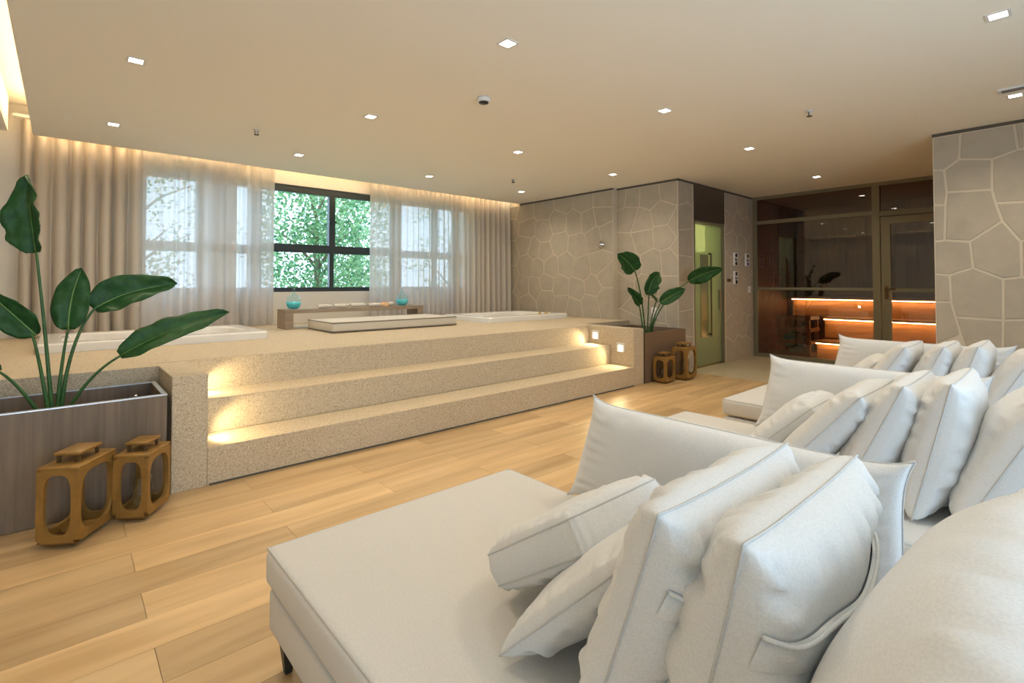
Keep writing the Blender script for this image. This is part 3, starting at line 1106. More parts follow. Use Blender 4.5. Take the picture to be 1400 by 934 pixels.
# ------------------------------------------------------------------ planters
def planter(label, x0, x1, y0, y1, h, m, rim, soil_z):
    t = thing('planter_box', label, 'planter', (x0, y0, 0))
    W, D = x1 - x0, y1 - y0
    th = 0.022
    MB().box(0, W, 0, th, 0.004, h).build('front_panel', M[m], t)
    MB().box(0, W, D - th, D, 0.004, h).build('back_panel', M[m], t)
    MB().box(0, th, th, D - th, 0.004, h).build('side_panel', M[m], t)
    MB().box(W - th, W, th, D - th, 0.004, h).build('side_panel', M[m], t)
    if rim:
        MB().box(-0.002, W + 0.002, -0.002, th, h, h + 0.006).box(-0.002, W + 0.002, D - th, D + 0.002, h, h + 0.006).box(W - th, W + 0.002, th, D - th, h, h + 0.006).box(-0.002, th, th, D - th, h, h + 0.006).build('rim_trim', M[rim], t)
    MB().box(th, W - th, th, D - th, 0.01, soil_z).build('soil', M['soil'], t)
    # loose bark chips
    rng = random.Random(int(x0 * 100))
    b = MB()
    for k in range(420):
        cx, cy = rng.uniform(th + .03, W - th - .03), rng.uniform(th + .03, D - th - .03)
        a, l, w_ = rng.uniform(0, PI), rng.uniform(.012, .03), rng.uniform(.006, .013)
        ca, sa = math.cos(a), math.sin(a)
        z = soil_z + rng.uniform(0.002, 0.02)
        q = [(cx + ca * l - sa * w_, cy + sa * l + ca * w_, z), (cx - ca * l - sa * w_, cy - sa * l + ca * w_, z + rng.uniform(-.006, .01)),
             (cx - ca * l + sa * w_, cy - sa * l - ca * w_, z), (cx + ca * l + sa * w_, cy + sa * l - ca * w_, z + rng.uniform(-.006, .01))]
        q2 = [(p[0], p[1], p[2] - 0.006) for p in q]
        b.add(q + q2, [(0, 1, 2, 3), (7, 6, 5, 4), (0, 4, 5, 1), (1, 5, 6, 2), (2, 6, 7, 3), (3, 7, 4, 0)])
    b.build('bark_chips', M['soil'], t, kind='stuff')
    return t


pl = planter('long grey-brown laminate planter at the left edge', -1.25, 0.448, 3.42, 3.93, 0.572, 'laminate', 'alu', 0.47)
MB().lathe([(0.012, 0), (0.012, -0.012), (0, -0.013)], 12, (1.60, 0.51 - 0.022, 0.50), 'y').build('drain_plug', M['chrome'], pl)
planter('square brown planter against the stone wall right of the steps', 5.235, 6.185, 3.46, 4.30, 0.60, 'brown_laminate', None, 0.52)


# ------------------------------------------------------------------ plants
def leaf(parent, pts, width, side, fold=0.5, curl=0.15, seed=0):
    """pts: base, mid, tip of the midrib; side: direction across the blade; fold: how far both halves lift"""
    rng = random.Random(seed)
    p0, pm, p2 = Vector(pts[0]), Vector(pts[1]), Vector(pts[2])
    p1 = pm * 2 - (p0 + p2) / 2
    n, m_ = 22, 6
    v = []
    side = Vector(side).normalized()
    for i in range(n + 1):
        t = i / n
        c = bez(p0, p1, p2, t)
        tg = (bez(p0, p1, p2, min(1, t + .02)) - bez(p0, p1, p2, max(0, t - .02))).normalized()
        s = (side - tg * side.dot(tg)).normalized()
        nn = s.cross(tg).normalized()
        wd = width * (math.sin(PI * min(1, (t * 0.985 + 0.015)) ** 0.72)) ** 0.62
        if t > .97:
            wd *= max(0.12, (1 - t) / .03)
        for j in range(-m_, m_ + 1):
            u = j / m_
            wob = 0.10 * width * mnoise.noise(Vector((t * 6, u * 2 + seed, seed * 1.7)))
            lift = fold * abs(u) * wd * 0.5 - curl * u * u * wd + wob * abs(u) * 2
            v.append(c + s * (u * wd * 0.5 * math.sqrt(max(0.1, 1 - (fold * .5) ** 2))) + nn * lift)
    k = 2 * m_ + 1
    f = [(i * k + j, i * k + j + 1, (i + 1) * k + j + 1, (i + 1) * k + j) for i in range(n) for j in range(k - 1)]
    mb = MB().add(v, f, True)
    o = mb.build('leaf', M['leaf'], parent)
    so = o.modifiers.new('thickness', 'SOLIDIFY')
    so.thickness = 0.0022
    rib = MB().tube([bez(p0, p1, p2, t / 10) - Vector((0, 0, 0.001)) for t in range(11)], [0.0055 * (1 - .75 * t / 10) for t in range(11)], 6)
    rib.build('midrib', M['leaf_rib'], o)
    return o


def stalk(parent, pts, r0=0.012, r1=0.006):
    p0, pm, p2 = [Vector(p) for p in pts]
    p1 = pm * 2 - (p0 + p2) / 2
    n = 14
    MB().tube([bez(p0, p1, p2, t / n) for t in range(n + 1)], [r0 + (r1 - r0) * (t / n) ** .6 for t in range(n + 1)], 8).build('stalk', M['stem'], parent)


pt = thing('bird_of_paradise', 'bird of paradise plant with paddle leaves in the left planter', 'plant', (0, 3.68, 0.47))


def off(root, l):
    return [tuple(Vector(p) - Vector(root)) for p in l]


ro = (0, 3.68, 0.47)
S = lambda *l: stalk(pt, off(ro, l))
S((-0.03, 3.68, 0.46), (-0.065, 3.68, 0.915), (-0.106, 3.68, 1.365))
leaf(pt, off(ro, [(-0.106, 3.68, 1.365), (-0.130, 3.69, 1.57), (-0.148, 3.68, 1.775)]), 0.20, (1, -0.9, 0.05), 0.75, 0.05, 1)
S((-0.016, 3.69, 0.46), (0.003, 3.69, 0.752), (0.026, 3.68, 0.949))
leaf(pt, off(ro, [(0.026, 3.68, 0.949), (0.040, 3.68, 1.129), (0.080, 3.67, 1.287)]), 0.17, (1, -0.25, -0.05), 0.35, 0.1, 2)
S((0.0, 3.70, 0.46), (0.050, 3.70, 0.846), (0.154, 3.70, 1.082))
leaf(pt, off(ro, [(0.135, 3.70, 1.055), (0.30, 3.70, 1.150), (0.528, 3.70, 1.20)]), 0.21, (0, -0.45, -1), 0.75, 0.1, 3)
S((0.012, 3.67, 0.46), (0.115, 3.64, 0.662), (0.25, 3.62, 0.79))
leaf(pt, off(ro, [(0.25, 3.62, 0.79), (0.50, 3.60, 0.925), (0.795, 3.60, 1.015)]), 0.175, (0.05, -0.75, -1), 0.45, 0.1, 4)
S((-0.04, 3.67, 0.46), (-0.083, 3.66, 0.761), (-0.115, 3.65, 0.935))
leaf(pt, off(ro, [(-0.100, 3.65, 0.93), (-0.190, 3.65, 1.045), (-0.285, 3.65, 1.16)]), 0.16, (1, -0.5, 0.8), 0.45, 0.05, 5)
S((-0.06, 3.67, 0.46), (-0.151, 3.64, 0.646), (-0.233, 3.62, 0.757))
leaf(pt, off(ro, [(-0.233, 3.62, 0.757), (-0.36, 3.60, 0.888), (-0.52, 3.58, 0.96)]), 0.17, (0.1, -0.8, -1), 0.45, 0.1, 6)

pr = thing('bird_of_paradise', 'small bird of paradise plant in the right planter', 'plant', (5.70, 3.74, 0.52))
ro = (5.70, 3.74, 0.52)
S = lambda *l: stalk(pr, off(ro, l), 0.012, 0.007)
q = 3.74 / 3.85


def at(x, z, y=3.74):
    """scale a point measured at y=3.85 along its ray"""
    k = y / 3.85
    return (x * k, y, 1.2 + (z - 1.2) * k)


S(at(5.84, 0.45), at(5.751, 0.984), at(5.603, 1.362))
leaf(pr, off(ro, [at(5.603, 1.362), at(5.45, 1.48), at(5.23, 1.575)]), 0.27, (1, -0.6, 1), 0.3, 0.05, 7)
S(at(5.81, 0.45), at(5.732, 0.79), at(5.69, 0.93))
leaf(pr, off(ro, [at(5.717, 0.915), at(5.584, 1.035), at(5.43, 1.15)]), 0.14, (1, -0.6, 1.0), 0.8, 0.05, 8)
S(at(5.884, 0.45), at(5.904, 0.80), at(5.93, 1.06, 3.70))
leaf(pr, off(ro, [at(5.925, 1.05, 3.70), at(5.985, 1.21, 3.68), at(6.20, 1.35, 3.66)]), 0.22, (1, -0.5, -0.5), 0.6, 0.05, 9)
S(at(5.90, 0.45), at(6.00, 0.75), at(6.12, 0.98, 3.65))
leaf(pr, off(ro, [at(6.13, 0.98, 3.65), at(6.08, 1.02, 3.62), at(5.90, 1.10, 3.60)]), 0.12, (0.2, -0.8, -0.9), 0.6, 0.05, 10)
S(at(5.92, 0.45), at(6.06, 0.747, 3.62), at(6.24, 0.94, 3.50))
leaf(pr, off(ro, [at(6.20, 0.925, 3.50), at(6.53, 1.035, 3.42), at(6.88, 1.12, 3.34)]), 0.17, (0.3, -0.6, -1), 0.5, 0.1, 11)
S(at(5.95, 0.45), at(6.248, 0.872, 3.62), at(6.99, 1.235, 3.36))
leaf(pr, off(ro, [at(6.985, 1.235, 3.36), at(7.48, 1.355, 3.16), at(8.07, 1.445, 2.95)]), 0.215, (0.3, 0.3, -1), 0.45, 0.1, 12)


# ------------------------------------------------------------------ lanterns
def lantern_mesh_panel(W, H, ow, oh, th, p=3.2, n=40):
    """upright panel W x H with a rounded opening ow x oh (half sizes), thickness th; centred in x, z from 0"""
    out_, inn = [], []
    cz = H / 2
    cham = min(W, H) * 0.10
    for k in range(n):
        a = 2 * PI * k / n + PI / n
        c, s = math.cos(a), math.sin(a)
        m_ = max(abs(c) / (W / 2), abs(s) / (H / 2))
        out_.append((c / m_, cz + s / m_))
        inn.append((ow * math.copysign(abs(c) ** (2 / p), c), cz + oh * math.copysign(abs(s) ** (2 / p), s)))
    v = [(x, 0, z) for x, z in out_] + [(x, 0, z) for x, z in inn] + [(x, th, z) for x, z in out_] + [(x, th, z) for x, z in inn]
    f = []
    for k in range(n):
        j = (k + 1) % n
        f += [(k, j, n + j, n + k), (2 * n + k, 3 * n + k, 3 * n + j, 2 * n + j), (n + k, n + j, 3 * n + j, 3 * n + k), (k, 2 * n + k, 2 * n + j, j)]
    return v, f


def lantern(label, loc, rz, W, D, H, jar=True):
    t = thing('lantern', label, 'lantern', loc, (0, 0, rz), 'gold box lanterns beside the planters')
    th = 0.016
    e = 0.012
    bh = 0.03
    # four side frames
    for (w_, dd, sx) in ((W, D, 1), (W, D, -1)):
        v, f = lantern_mesh_panel(w_, H - bh, w_ / 2 - 0.021, (H - bh) / 2 - 0.032, th, 3.4)
        vv = [(x, (-dd / 2 + y) * sx, z + bh) for x, y, z in v]
        MB().add(vv, f).build('side_frame', M['gold'], t)
    for sx in (1, -1):
        v, f = lantern_mesh_panel(D - 2 * th, H - bh, D / 2 - 0.030, (H - bh) / 2 - 0.032, th, 3.4)
        vv = [((-W / 2 + y) * sx, x, z + bh) for x, y, z in v]
        MB().add(vv, f).build('side_frame', M['gold'], t)
    # tapered foot, floor plate, top plate
    b = MB()
    a0, a1 = W / 2 - 0.03, W / 2 - 0.001
    d0, d1 = D / 2 - 0.03, D / 2 - 0.001
    v = [(-a0, -d0, 0.006), (a0, -d0, 0.006), (a0, d0, 0.006), (-a0, d0, 0.006), (-a1, -d1, bh), (a1, -d1, bh), (a1, d1, bh), (-a1, d1, bh)]
    b.add(v, [(0, 3, 2, 1), (4, 5, 6, 7), (0, 1, 5, 4), (1, 2, 6, 5), (2, 3, 7, 6), (3, 0, 4, 7)])
    b.build('base', M['gold'], t)
    MB().box(-a0 + .008, a0 - .008, -d0 + .008, d0 - .008, 0.0005, 0.006).build('foot', M['gold_dark'], t)
    MB().rbox(-W / 2 - .001, W / 2 + .001, -D / 2 - .001, D / 2 + .001, H - 0.012, H + 0.006, 0.006, 2).build('top_plate', M['gold'], t)
    # raised vent lid on four posts
    for sx in (-1, 1):
        for sy in (-1, 1):
            MB().box(sx * W * .24 - .006, sx * W * .24 + .006, sy * D * .24 - .006, sy * D * .24 + .006, H + 0.006, H + 0.04).build('lid_post', M['gold_dark'], t)
    MB().rbox(-W * .30, W * .30, -D * .33, D * .33, H + 0.04, H + 0.054, 0.004, 2).build('lid', M['gold'], t)
    if jar:
        r_ = min(W, D) * 0.30
        MB().lathe([(r_, bh + 0.004), (r_, H * .62), (r_ - 0.003, H * .62), (r_ - 0.003, bh + 0.008)], 24).build('glass_cylinder', M['jar_glass'], t)
    else:
        MB().lathe([(0.0, bh), (0.05, bh), (0.062, bh + 0.014), (0.055, bh + 0.014), (0.0, bh + 0.006)], 20).build('candle_dish', M['gold'], t)
    return t


lantern('larger gold lantern nearest the camera before the left planter', (0.068, 3.185, 0), R(56), 0.265, 0.172, 0.365, False)
lantern('gold lantern with glass cylinder beside the left step cheek', (0.326, 3.262, 0), R(57), 0.22, 0.16, 0.335)
lantern('short gold lantern in front of the right planter', (5.47, 3.345, 0), R(4), 0.23, 0.17, 0.31)
lantern('tall gold lantern at the right corner of the right planter', (5.86, 3.30, 0), R(6), 0.29, 0.2, 0.40)


# ------------------------------------------------------------------ cushions and daybeds
def cushion_mesh(name, W, H, T, seed, ear=0.05, wrinkle=1.0, n=30, plump=0.40, earp=3.0, taper=0.0, gus=0.0, rnd_=0.0):
    """knife-edge cushion: local x across, y up from its lower seam, z thickness"""
    v, f = [], []
    idx = {}

    def outline(u, s):
        # edges bow inwards between pointed corners
        bx = 1 - ear * (1 - abs(s) ** earp)
        by = 1 - ear * W / H * (1 - abs(u) ** (earp * W / H))
        x, y = u * W / 2 * bx, H / 2 + s * H / 2 * by
        if rnd_:
            x, y = u * W / 2 * math.sqrt(1 - rnd_ * s * s), H / 2 + s * H / 2 * math.sqrt(1 - rnd_ * u * u)
        if u > 0:
            x -= taper * (s + 1) / 2 * u
        return x, y

    for side in (1, -1):
        for j in range(n + 1):
            for i in range(n + 1):
                u, s = -1 + 2 * i / n, -1 + 2 * j / n
                u, s = math.sin(u * PI / 2) * .55 + u * .45, math.sin(s * PI / 2) * .55 + s * .45
                edge = i in (0, n) or j in (0, n)
                if edge and side == -1 and not gus:
                    idx[(side, i, j)] = idx[(1, i, j)]
                    continue
                x, y = outline(u, s)
                a, b_ = max(0, 1 - abs(u) ** 2.6), max(0, 1 - abs(s) ** 2.6)
                h = (a * b_) ** plump * T / 2
                rim = 1 - max(abs(u), abs(s))
                wr = 0
                if not edge:
                    # puckers running in from the seams
                    along = s if abs(u) > abs(s) else u
                    wr = 0.017 * wrinkle * mnoise.noise(Vector((along * 9, seed * 5.3 + side, seed))) * math.exp(-((rim - .12) / .12) ** 2)
                    wr += 0.012 * wrinkle * mnoise.noise(Vector((u * 1.6 + seed, s * 1.6, side * 3.3 + seed)))
                    wr *= min(1, rim * 9)
                idx[(side, i, j)] = len(v)
                v.append((x, y, side * (h + wr + gus / 2)))
        for j in range(n):
            for i in range(n):
                q = (idx[(side, i, j)], idx[(side, i + 1, j)], idx[(side, i + 1, j + 1)], idx[(side, i, j + 1)])
                f.append(q if side == 1 else q[::-1])
    body = MB().add(v, f, True)
    bord = [(i, 0) for i in range(n)] + [(n, j) for j in range(n)] + [(i, n) for i in range(n, 0, -1)] + [(0, j) for j in range(n, 0, -1)]
    if gus:
        k = len(bord)
        ring = []
        for q_, (i, j) in enumerate(bord):
            p_ = Vector(v[idx[(1, i, j)]])
            o_ = (p_ - Vector((0, H / 2, 0)))
            o_.z = 0
            wv = 0.010 + 0.006 * mnoise.noise(Vector((q_ * 0.45, seed, 2.2)))
            p_ = p_ + o_.normalized() * wv
            p_.z = 0
            ring.append(tuple(p_))
        top = [v[idx[(1, i, j)]] for i, j in bord]
        bot = [v[idx[(-1, i, j)]] for i, j in bord]
        body = MB().add(v, f, True)
        body.add(top + ring + bot, [(r_ * k + a, r_ * k + (a + 1) % k, (r_ + 1) * k + (a + 1) % k, (r_ + 1) * k + a) for r_ in range(2) for a in range(k)], True)
    loop = [v[idx[(1, i, 0)]] for i in range(n)] + [v[idx[(1, n, j)]] for j in range(n)] + [v[idx[(1, i, n)]] for i in range(n, 0, -1)] + [v[idx[(1, 0, j)]] for j in range(n, 0, -1)]
    return body, loop, v, idx, n


def cushion(name, label, loc, rot, W, H, T, seed, group, ear=0.05, wrinkle=1.0, flap=None, plump=0.40, m='fabric', n=44, earp=3.0, taper=0.0, gus=0.0, rnd_=0.0):
    body, loop, v, idx, n = cushion_mesh(name, W, H, T, seed, ear, wrinkle, n, plump, earp, taper, gus, rnd_)
    t = thing(name, label, 'cushion', loc, rot, group)
    body.build('cover', M[m], t)
    MB().tube(loop, 0.0026, 5, closed=True).build('seam', M['piping'], t)
    if gus:
        MB().tube([(x, y, -z) for x, y, z in loop], 0.0026, 5, closed=True).build('seam', M['piping'], t)
    if flap is not None:
        # overlapping zip flap across the back, below the middle
        j0 = flap
        top, bot = [], []
        for i in range(1, n):
            a, b_ = Vector(v[idx[(1, i, j0)]]), Vector(v[idx[(1, i, j0 - 4)]])
            top.append(a + Vector((0, 0, 0.011)))
            bot.append(b_ + Vector((0, 0, 0.003)))
        vs = top + bot + [p - Vector((0, 0, 0.008)) for p in top]
        k = len(top)
        fs = [(i, i + 1, k + i + 1, k + i) for i in range(k - 1)] + [(i, 2 * k + i, 2 * k + i + 1, i + 1) for i in range(k - 1)]
        MB().add(vs, fs, True).build('zip_flap', M[m], t)
        MB().tube(top, 0.0035, 5).build('flap_welt', M[m], t)
    return t


def daybed(label, x0, y0, y1, W=1.02, S=0.38):
    t = thing('daybed', label, 'sofa', (x0, y1, 0), group='linen daybeds in a row')
    D = y1 - y0
    MB().rbox(0.012, W - 0.012, -D, -0.010, 0.125, 0.250, 0.012).build('base', M['seat_fabric'], t)
    mt = MB()
    # mattress with a softly crowned top
    n = 14
    mt.rbox(0, W, -D, 0, 0.264, S, 0.028, 4)
    ob = mt.build('mattress', M['seat_fabric'], t)
    MB().tube([(0.010, -D + .01, S - 0.008), (W - 0.010, -D + .01, S - 0.008), (W - 0.010, -0.010, S - 0.008), (0.010, -0.010, S - 0.008)], 0.005, 6, closed=True).build('piping', M['piping'], ob)
    MB().tube([(0.008, -D + .01, 0.278), (W - 0.008, -D + .01, 0.278), (W - 0.008, -0.008, 0.278), (0.008, -0.008, 0.278)], 0.004, 6, closed=True).build('piping', M['seat_fabric'], ob)
    for sx in (0.055, W - 0.055):
        for sy in (-0.06, -D + 0.06):
            b = MB()
            vs = [(sx - .010, sy - .010, 0.001), (sx + .010, sy - .010, 0.001), (sx + .010, sy + .010, 0.001), (sx - .010, sy + .010, 0.001),
                  (sx - .024, sy - .024, 0.125), (sx + .024, sy - .024, 0.125), (sx + .024, sy + .024, 0.125), (sx - .024, sy + .024, 0.125)]
            b.add(vs, [(0, 3, 2, 1), (4, 5, 6, 7), (0, 1, 5, 4), (1, 2, 6, 5), (2, 3, 7, 6), (3, 0, 4, 7)]).build('leg', M['leg'], t)
    MB().rbox(0, W, -D - 0.20, -D - 0.002, 0.125, 0.72, 0.03, 4).build('backrest', M['seat_fabric'], t)
    return t


X0S = [0.48, 2.0, 3.52]
SEAT = 0.38
YF, YR = 1.70, -0.24
names = ['nearest', 'middle', 'farthest']
for k, x0 in enumerate(X0S):
    nm = names[k]
    daybed('%s off-white linen daybed%s' % (nm, [' at the bottom of the picture', ' between the two other daybeds', ' in front of the sauna and stone wall'][k]), x0, YR, YF)
    sd = 10 * k + 1
    g = 'square linen cushions on the daybeds'
    cushion('bolster_cushion', 'long upright divider cushion on the far side of the %s daybed' % nm, (x0 + [0.985, 0.96, 0.985][k], [0.785, 0.735, 0.79][k], SEAT + 0.005), (R(90), 0, R(90)), [1.07, 1.0, 1.08][k], [0.405, 0.42, 0.42][k], 0.15, sd, 'long divider cushions', 0.05, 0.5, n=48, earp=4.0, taper=[0.13, 0.09, 0.10][k])
    cw = 0.50
    cx = x0 + 0.42
    # bottom seam y, z, tilt from horizontal, x shift, thickness
    spec = [[(1.03, 0.068, 34, 0.11, 0.075), (0.835, 0.022, 45, 0.06, 0.135), (0.575, 0.015, 71, 0.01, 0.20), (0.405, 0.012, 76, 0.0, 0.20), (0.13, 0.03, 68, -0.03, 0.40)],
            [(0.99, 0.055, 44, 0.05, 0.16), (0.84, 0.03, 50, 0.0, 0.17), (0.60, 0.015, 66, 0.0, 0.18), (0.385, 0.012, 77, 0.0, 0.19), (0.26, 0.02, 64, 0.02, 0.22)],
            [(1.08, 0.055, 48, 0.05, 0.15), (0.93, 0.03, 58, 0.0, 0.16), (0.695, 0.015, 66, 0.0, 0.17), (0.505, 0.012, 72, 0.0, 0.17), (0.37, 0.02, 62, 0.02, 0.19)]][k]
    for i, (yb, dz, tilt, dx, th) in enumerate(spec):
        lab = ['front cushion of the %s daybed, lying lowest on its seat', 'second cushion from the front of the %s daybed, half reclined',
               'third cushion from the front of the %s daybed, standing steeply', 'fourth cushion from the front of the %s daybed, nearly upright',
               'rearmost plump cushion of the %s daybed, at the right edge'][i] % nm
        cushion('square_cushion', lab, (cx + dx, yb, SEAT + dz), (R(180 - tilt), 0, 0), (0.80 if k == 0 else 0.56) if i == 4 else (0.38 if i == 0 else cw), 0.38 if i == 0 else 0.49, th, sd + 1 + i, g, 0.05, [1.3 if i else 0.8, 1.0, 0.8][k], flap=32 if (i in (2, 3) and k == 0) else None,
                plump=0.36, gus=0.075 if (i == 0 and k == 0) else 0.0, rnd_=[0.2, 0, 0, 0, 0][i])


# ------------------------------------------------------------------ steam room
struct('door_frame', MB().box(DX0, DX0 + 0.03, YA - 0.006, YA + 0.12, 0, DZ1).box(DX1 - 0.03, DX1, YA - 0.006, YA + 0.12, 0, DZ1)
       .box(DX0, DX1, YA - 0.006, YA + 0.12, DZ1 - 0.03, DZ1), M['frame'], 'dark metal frame around the steam room door')
d1 = thing('door_1', 'green tinted glass steam room door in the alcove', None, (DX0 + 0.03, YA + 0.03, 0))
d1['kind'] = 'structure'
DW = DX1 - DX0 - 0.06
MB().box(0, DW, 0, 0.012, 0.02, DZ1 - 0.035).build('leaf_glass', M['steam_glass'], d1)
MB().box(0.20, 0.42, -0.008, 0.0, 0.42, 1.62).build('clear_strip', M['steam_clear'], d1)
MB().box(0.445, 0.465, -0.045, -0.03, 0.42, 1.64).box(0.445, 0.465, -0.03, 0.0, 0.44, 0.47).box(0.445, 0.465, -0.03, 0.0, 1.62, 1.65).build('pull_handle', M['dark_panel'], d1)
MB().box(DW - 0.09, DW - 0.03, -0.02, 0.02, 0.80, 1.10).build('lock_case', M['frame'], d1)
struct('trim_4', MB().box(DX0, DX1, YA - 0.012, YA, DZ1, STOP), M['dark_panel'], 'dark bronze panel above the steam room door')
# room behind
struct('wall_steam', MB().box(6.36, 6.40, YA + 0.12, 5.3, 0, 2.6).box(6.36, 8.4, 5.3, 5.35, 0, 2.6).box(8.4, 8.45, YA + 0.12, 5.35, 0, 2.6).box(6.36, 8.45, YA + 0.12, 5.35, 2.55, 2.6)
       , M['steam_wall'], 'pale tiled inside of the steam room behind the green door')
bs = MB().box(7.2, 8.38, 4.5, 5.28, 0.001, 0.5).build('steam_bench', M['steam_wall'])
tag(bs, 'tiled bench inside the steam room', 'bench')
sl = MB().box(8.37, 8.398, 4.32, 4.55, 1.76, 2.40).build('wall_glow_panel', M['steam_glow'])  # added glowing panel, shows as the lit wall through the door glass
tag(sl, 'glowing panel added for the lit yellow wall inside the steam room', 'light')
sl2 = bpy.data.lights.new('steam_glow', 'POINT')
sl2.energy = 13
sl2.color = (0.98, 0.95, 0.62)
sl2.shadow_soft_size = 0.15
so = bpy.data.objects.new('steam_glow', sl2)
so.location = (6.95, 4.4, 2.3)
COL.objects.link(so)


# wall devices
def control(label, x, z, blue=False):
    t = thing('control_panel', label, 'panel', (x, YA - 0.006, z), group='white control panels beside the steam door')
    MB().rbox(-0.085, 0.085, -0.018, 0, -0.105, 0.105, 0.012, 2).build('face_plate', M['plate'], t)
    MB().lathe([(0.032, -0.018), (0.032, -0.024), (0, -0.024)], 16, (0.01, 0, 0.062), 'y').build('button', M['black'], t)
    MB().box(-0.03, -0.015, -0.022, -0.018, -0.025, 0.02).box(-0.005, 0.045, -0.022, -0.018, -0.022, -0.004).box(0.03, 0.045, -0.022, -0.018, -0.004, 0.012).build('symbol', M['black'], t)
    MB().lathe([(0.032, -0.018), (0.032, -0.024), (0, -0.024)], 16, (0.01, 0, -0.066), 'y').build('button', M['blue' if blue else 'black'], t)


control('white control panel with dark buttons, upper left of three', 7.88, 1.58)
control('white control panel with a blue lower button', 8.30, 1.58, True)
control('white control panel with dark buttons, lowest of three', 7.88, 1.29)
o = MB().rbox(-0.05, 0.05, -0.018, 0, -0.022, 0.022, 0.005, 2).build('wall_plaque', M['brown_plate'], None, (7.66, YA - 0.006, 1.25))
tag(o, 'small brown plaque beside the steam door', 'plaque')
t = thing('light_switch', 'white light switch on the stone next to the sauna glass', 'switch', (8.39, YA - 0.006, 1.10))
MB().rbox(-0.05, 0.05, -0.012, 0, -0.055, 0.055, 0.005, 2).build('face_plate', M['plate'], t)
MB().box(-0.02, 0.02, -0.017, -0.012, -0.035, 0.035).build('rocker', M['rail'], t)
t = thing('wall_outlet', 'white power outlet on the stone behind the right plant', 'outlet', (XB - 0.006, 3.93, 0.79))
MB().rbox(-0.010, 0, -0.055, 0.055, -0.075, 0.075, 0.004, 2).build('face_plate', M['plate'], t)
for z in (0.028, -0.028):
    MB().lathe([(0.017, -0.010), (0.017, -0.013), (0, -0.013)], 12, (0, 0, z), 'x').build('socket', M['rail'], t)
t = thing('shower_valve', 'round chrome valve on the stone wall near the tub', 'valve', (XA - 0.006, 4.78, 1.79))
MB().lathe([(0.0, -0.002), (0.055, -0.002), (0.055, -0.012), (0.03, -0.018), (0.028, -0.06), (0.0, -0.062)], 20, (0, 0, 0), 'x').build('escutcheon', M['chrome'], t)
MB().tube([(-0.055, 0, 0), (-0.065, -0.05, 0.01)], 0.008, 8).build('lever', M['chrome'], t)


# ------------------------------------------------------------------ sauna
SY0, SY1 = -0.55, YA - 0.01
fr = MB()
fr.box(XS, XS + 0.06, SY1 - 0.06, SY1, 0, CEIL - 0.05)                       # left post
fr.box(XS, XS + 0.06, SY0, SY1, CEIL - 0.05, CEIL)                           # head
fr.box(XS, XS + 0.06, 1.905, SY1 - 0.06, 2.17, 2.225)                        # transom
fr.box(XS, XS + 0.06, SY0, 1.815, 2.14, 2.21)
fr.box(XS - 0.01, XS + 0.07, 1.815, 1.905, 0, CEIL - 0.05)                   # mullion
fr.box(XS, XS + 0.06, 1.905, SY1 - 0.06, 0, 0.06)                            # sill
fr.box(XS, XS + 0.06, 1.905, SY1 - 0.06, 1.095, 1.135)                       # mid rail
fr.box(XS, XS + 0.06, SY0, 0.60, 0, 0.06)
sg = struct('wall_sauna_glass', fr, M['frame'], 'bronze framed glass front of the sauna')
gx0, gx1 = XS + 0.027, XS + 0.033
for y0_, y1_, z0_, z1_ in ((1.905, SY1 - .06, 0.06, 1.095), (1.905, SY1 - .06, 1.135, 2.17), (1.905, SY1 - .06, 2.225, CEIL - .05), (SY0, 1.815, 2.21, CEIL - .05), (SY0, 0.6, 0.06, 2.14)):
    MB().box(gx0, gx1, y0_, y1_, z0_, z1_).build('pane', M['sauna_glass'], sg)
d2 = thing('door_2', 'bronze framed glass sauna door partly behind the stone wall', None, (XS, 0, 0))
d2['kind'] = 'structure'
b = MB().box(0.005, 0.055, 1.70, 1.808, 0.01, 2.13).box(0.005, 0.055, 0.61, 0.72, 0.01, 2.13).box(0.005, 0.055, 0.72, 1.70, 2.03, 2.13).box(0.005, 0.055, 0.72, 1.70, 0.01, 0.11)
b.build('door_frame', M['frame'], d2)
MB().box(0.005, 0.055, 0.72, 1.70, 1.08, 1.13).build('mid_rail', M['frame'], d2)
MB().box(0.027, 0.033, 0.72, 1.70, 0.11, 1.08).build('pane', M['sauna_glass'], d2)
MB().box(0.027, 0.033, 0.72, 1.70, 1.13, 2.03).build('pane', M['sauna_glass'], d2)
MB().tube([(0.0, 1.75, 1.12), (-0.05, 1.75, 1.12), (-0.05, 1.64, 1.12)], 0.010, 8).box(-0.006, 0.006, 1.73, 1.77, 0.98, 1.16).build('lever_handle', M['gold_dark'], d2)

# cabin boards
XR = XS + 2.3
ws = struct('wall_sauna', MB().box(XS + 0.08, XR, SY1 - 0.006, SY1, 0, CEIL + .01).box(XR, XR + 0.05, SY0, SY1, 0, CEIL + .01).box(XS + 0.08, XR, SY0 - 0.02, SY0, 0, CEIL + .01)
            .box(XS + 0.07, XR + 0.05, SY0, SY1, CEIL + 0.01, CEIL + 0.06), M['sauna_dark'], 'dark cedar lining of the sauna cabin')
n = 15
bd = MB().box(0.002, (XR - XS - 0.1) / n - 0.002, -0.012, 0, 0, CEIL).mesh('board', M['sauna_wood'])
for i in range(n):
    shared('board', bd, ws, (XS + 0.09 + i * (XR - XS - 0.1) / n, SY1 - 0.007, 0.003))
n = 28
bd2 = MB().box(-0.012, 0, 0.002, (SY1 - SY0) / n - 0.002, 0, CEIL).mesh('board', M['sauna_dark'])
for i in range(n):
    shared('board', bd2, ws, (XR - 0.001, SY0 + i * (SY1 - SY0) / n - 0.001, 0.003))
